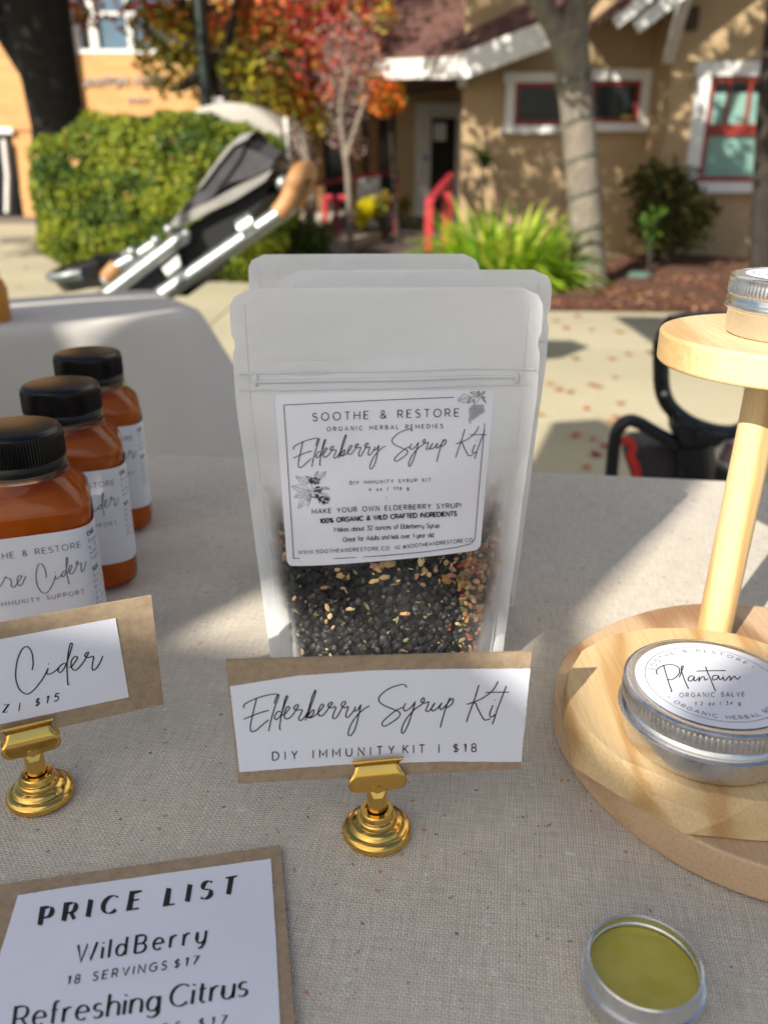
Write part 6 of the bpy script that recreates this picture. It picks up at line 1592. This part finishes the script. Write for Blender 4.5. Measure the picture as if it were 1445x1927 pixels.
for (x, y) in ((248,474),(294,453),(318,432),(350,440)):
    m = MB(); m.sphere(tuple(S(x,y,-.02)), .016, 12, 8); build('hinge_knob', m, M_CHROME, sr, smooth=True)
m = MB(); m.prism([S(305,505,-.01),S(335,480,-.01),S(340,500,-.01),S(315,520,-.01)], (0,.02,0)); build('bracket', m, M_TRIM, sr)
# foot tray
tr_ = MB(); a_ = S(84,515); K = 16; 
cx_ = S(146,522); 
for ring_i, (rr, dz) in enumerate(((.0,-.045),(.85,-.04),(1.03,.0),(1.0,.03),(.93,.03),(.88,-.0),(.0,-.02))):
    for k in range(32):
        an = 2*math.pi*k/32; tr_.v.append((cx_.x+.125*rr*math.cos(an), SY+.25+.30*rr*math.sin(an), cx_.z+dz+.02*math.cos(an)))
for j in range(6):
    for k in range(32): tr_.f.append((j*32+k, j*32+(k+1)%32, (j+1)*32+(k+1)%32, (j+1)*32+k))
build('foot_tray', tr_, M_BLACKPL, sr, smooth=True)
m = MB(); pts = [(cx_.x+.128*math.cos(R(a)), SY+.25+.31*math.sin(R(a)), cx_.z+.012+.02*math.cos(R(a))) for a in range(140, 290, 9)]; m.tube(pts, .022, 10, ry=.7); build('tray_rim', m, M_CHROME, sr, smooth=True)

# ================================================================== BLACK CART / FRAME at right behind the table
KY = 1.42
K_ = lambda x, y, dy=0: py(x, y, KY+dy)
kc = empty('black_cart', (K_(1330,800).x, KY, 0), 'black tubular cart frame with riveted bracket behind the pine stand', 'cart')
M_BT = plain('black_tube', (.010,.011,.015), .30, var=.2)
m = MB(); U = [(1243,640),(1243,690),(1246,735),(1262,768),(1300,797),(1350,813),(1385,812),(1406,795),(1414,760),(1418,700),(1420,640)]
m.tube(catmull([tuple(K_(x,y)) for x, y in U], 4), .0135, 14); m.tube([tuple(K_(1243,640)), tuple(K_(1262,606)), tuple(K_(1330,598)), tuple(K_(1405,604)), tuple(K_(1420,640))], .0125, 12); build('loop_handle', m, M_BT, kc, smooth=True)
m = MB(); m.prism([K_(1266,778,-.02),K_(1285,792,-.02),K_(1340,816,-.02),K_(1375,818,-.02),K_(1358,838,-.02),K_(1330,852,-.02),K_(1285,845,-.02),K_(1270,815,-.02)], (0,.04,0)); br_ = build('bracket', m, M_BT, kc, bevel=.004)
for (x, y) in ((1275,782),(1273,800),(1318,803),(1314,820),(1249,742),(1250,712),(1281,890)):
    m = MB(); m.sphere(tuple(K_(x,y,-.026)), .0055, 10, 6, (1,.6,1)); build('bolt', m, M_CHROME if (x,y)==(1249,742) else M_BT, kc, smooth=True)
m = MB(); m.tube([K_(1305,835), K_(1308,900), Vector((K_(1308,900).x,KY,.05))], [.034,.034,.03], 14); build('post', m, M_BT, kc, smooth=True)
m = MB(); m.tube(catmull([tuple(K_(x,y)) for x, y in ((1148,930),(1150,890),(1156,830),(1163,806),(1180,792),(1200,795),(1235,815),(1275,838))], 4), .0115, 10); build('arm_loop', m, M_BT, kc, smooth=True)
m = MB(); m.tube([K_(1148,930), Vector((K_(1148,930).x,KY,.03))], .0115, 8); build('leg', m, M_BT, kc, smooth=True)
m = MB(); m.tube([K_(1420,700,.01), Vector((K_(1420,700).x+.02,KY+.03,.03))], .0125, 8); build('leg', m, M_BT, kc, smooth=True)
m = MB(); m.prism([K_(1205,838,.03),K_(1280,835,.03),K_(1400,905,.03),K_(1400,940,.03),K_(1215,940,.03),K_(1190,870,.03)], (0,.09,.0)); build('seat_sling', m, M_SHADE, kc, bevel=.01)
m = MB(); m.tube(catmull([tuple(K_(x,y,.0)) for x, y in ((1168,832),(1182,829),(1190,842),(1186,860),(1196,880),(1198,915))], 4), .008, 8); build('red_strap', m, plain('red_webbing', (.62,.03,.02), .6), kc, smooth=True)
m = MB(); m.tube([K_(1370,870,.02),K_(1385,835,.02)], .02, 8); build('pink_grip', m, plain('dusty_pink', (.35,.24,.24), .7), kc, smooth=True)

# ================================================================== FALLEN LEAVES
def maple_leaf(p, size, col, name, label, tilt=.25):
    r2 = rnd; m = MB(); a0 = r2.uniform(0, 6.28); nL = 5; pts = []
    for i in range(nL*2):
        a = a0+math.pi*2*i/(nL*2); rr = size*(.5 if i % 2 == 0 else .22)*r2.uniform(.85,1.15)
        pts.append((p.x+rr*math.cos(a), p.y+rr*math.sin(a), p.z+.006+abs(rr)*tilt*r2.uniform(-.1,.6)))
    m.v = [(p.x, p.y, p.z+.004)]+pts; n = len(pts); m.f = [(0, 1+i, 1+(i+1) % n) for i in range(n)]; m.c = [col]*(n+1)
    m.tube([(p.x,p.y,p.z+.005), (p.x+size*.6*math.cos(a0+2.8), p.y+size*.6*math.sin(a0+2.8), p.z+.012)], .0018, 4)
    m.c += [tuple(q*.6 for q in col)]*(len(m.v)-len(m.c))
    o = build('fallen_leaf', m, M_LEAF, fixn=False); tag(o, label, 'leaf', 'fallen autumn leaves'); return o
CN = {'r': ('red', (.60,.03,.025)), 'o': ('orange', (.72,.22,.05)), 'p': ('pale peach', (.66,.36,.18)), 'k': ('dusty pink', (.58,.22,.15)), 'y': ('yellow', (.70,.42,.06)), 'b': ('brown', (.26,.12,.06)), 'd': ('dark red', (.28,.02,.02))}
LV = [(1086,595,'r','where the concrete meets the mulch'),(1043,604,'p','on the concrete beside the right edge of the middle pouch'),(1065,618,'k','on the concrete just below the bright red leaf'),(1112,622,'k','on the thin shadow line on the concrete'),(1165,625,'p','at the tip of the dark tent shadow'),(1181,666,'p','on the sunny concrete left of the black cart'),
 (1150,676,'k','on open concrete right of the parasol shadow'),(1224,665,'d','at the edge of the tent shadow near the pine shelf'),(1155,711,'k','on open concrete halfway down the sunny patch'),(1110,725,'k','in a pair on the sunny concrete'),(1123,728,'p','in a pair on the sunny concrete, right one'),(1050,734,'o','on the concrete close to the front pouch'),(1071,739,'b','just right of the orange leaf near the pouch'),
 (1166,760,'k','on the concrete above the black arm loop'),(1102,770,'o','alone in the lower sunny concrete'),(1016,781,'y','at the front pouch edge above the tent shadow'),(1160,786,'k','touching the top of the black arm loop'),(1147,795,'o','left of the top of the black arm loop'),(1169,814,'r','inside the black arm loop'),(1083,820,'o','in the dark tent shadow, upper one'),(1116,827,'k','on the narrow sunlit strip in the shadow'),(1139,841,'r','at the foot of the black arm loop'),(1121,857,'d','in the dark shadow near the arm loop'),(1104,880,'o','in the shadow just above the table edge'),(1032,723,'p','beside the pouch below the parasol shadow'),(1083,676,'d','inside the parasol shadow')]
for x, y, c, where in LV:
    nm, col = CN[c]; k = rnd.uniform(.85,1.1); p = pz(x, y, .020)
    maple_leaf(p, rnd.uniform(.055,.085)*(.55+.09*p.y), tuple(q*k for q in col), 'fallen_leaf', f'{nm} fallen leaf {where}')
LM = [(1058,569,'r','on the mulch just above the kerbless concrete edge'),(1150,545,'o','on the mulch right of the pale trunk'),(1203,557,'y','on the mulch in front of the green valve cover'),(1215,588,'o','on the mulch edge at the tip of the tent shadow'),(1275,518,'y','on the mulch by the trunk shadow, left yellow one'),(1290,511,'y','on the mulch by the trunk shadow, right yellow one'),(1312,511,'r','on the mulch right of two yellow leaves'),(1365,515,'y','on the mulch above the top tin, far right yellow one'),(1340,514,'r','on the mulch between red and yellow leaves'),(1180,560,'o','on the mulch below the valve cover'),(1240,563,'p','on the mulch left of the pine shelf'),(1205,535,'o','on the mulch just under the green valve cover')]
for x, y, c, where in LM:
    nm, col = CN[c]; p = pz(x, y, .06); maple_leaf(p, rnd.uniform(.07,.10), col, 'fallen_leaf', f'{nm} fallen leaf {where}')
LL = [(48,505,'k','on the pavement left of the hedge, nearer one'),(68,478,'o','on the pavement left of the hedge, middle one'),(35,540,'p','on the pavement just above the neighbouring table, left one')]
for x, y, c, where in LL:
    nm, col = CN[c]; p = pz(x, y, .020); maple_leaf(p, .08, col, 'fallen_leaf', f'{nm} fallen leaf {where}')
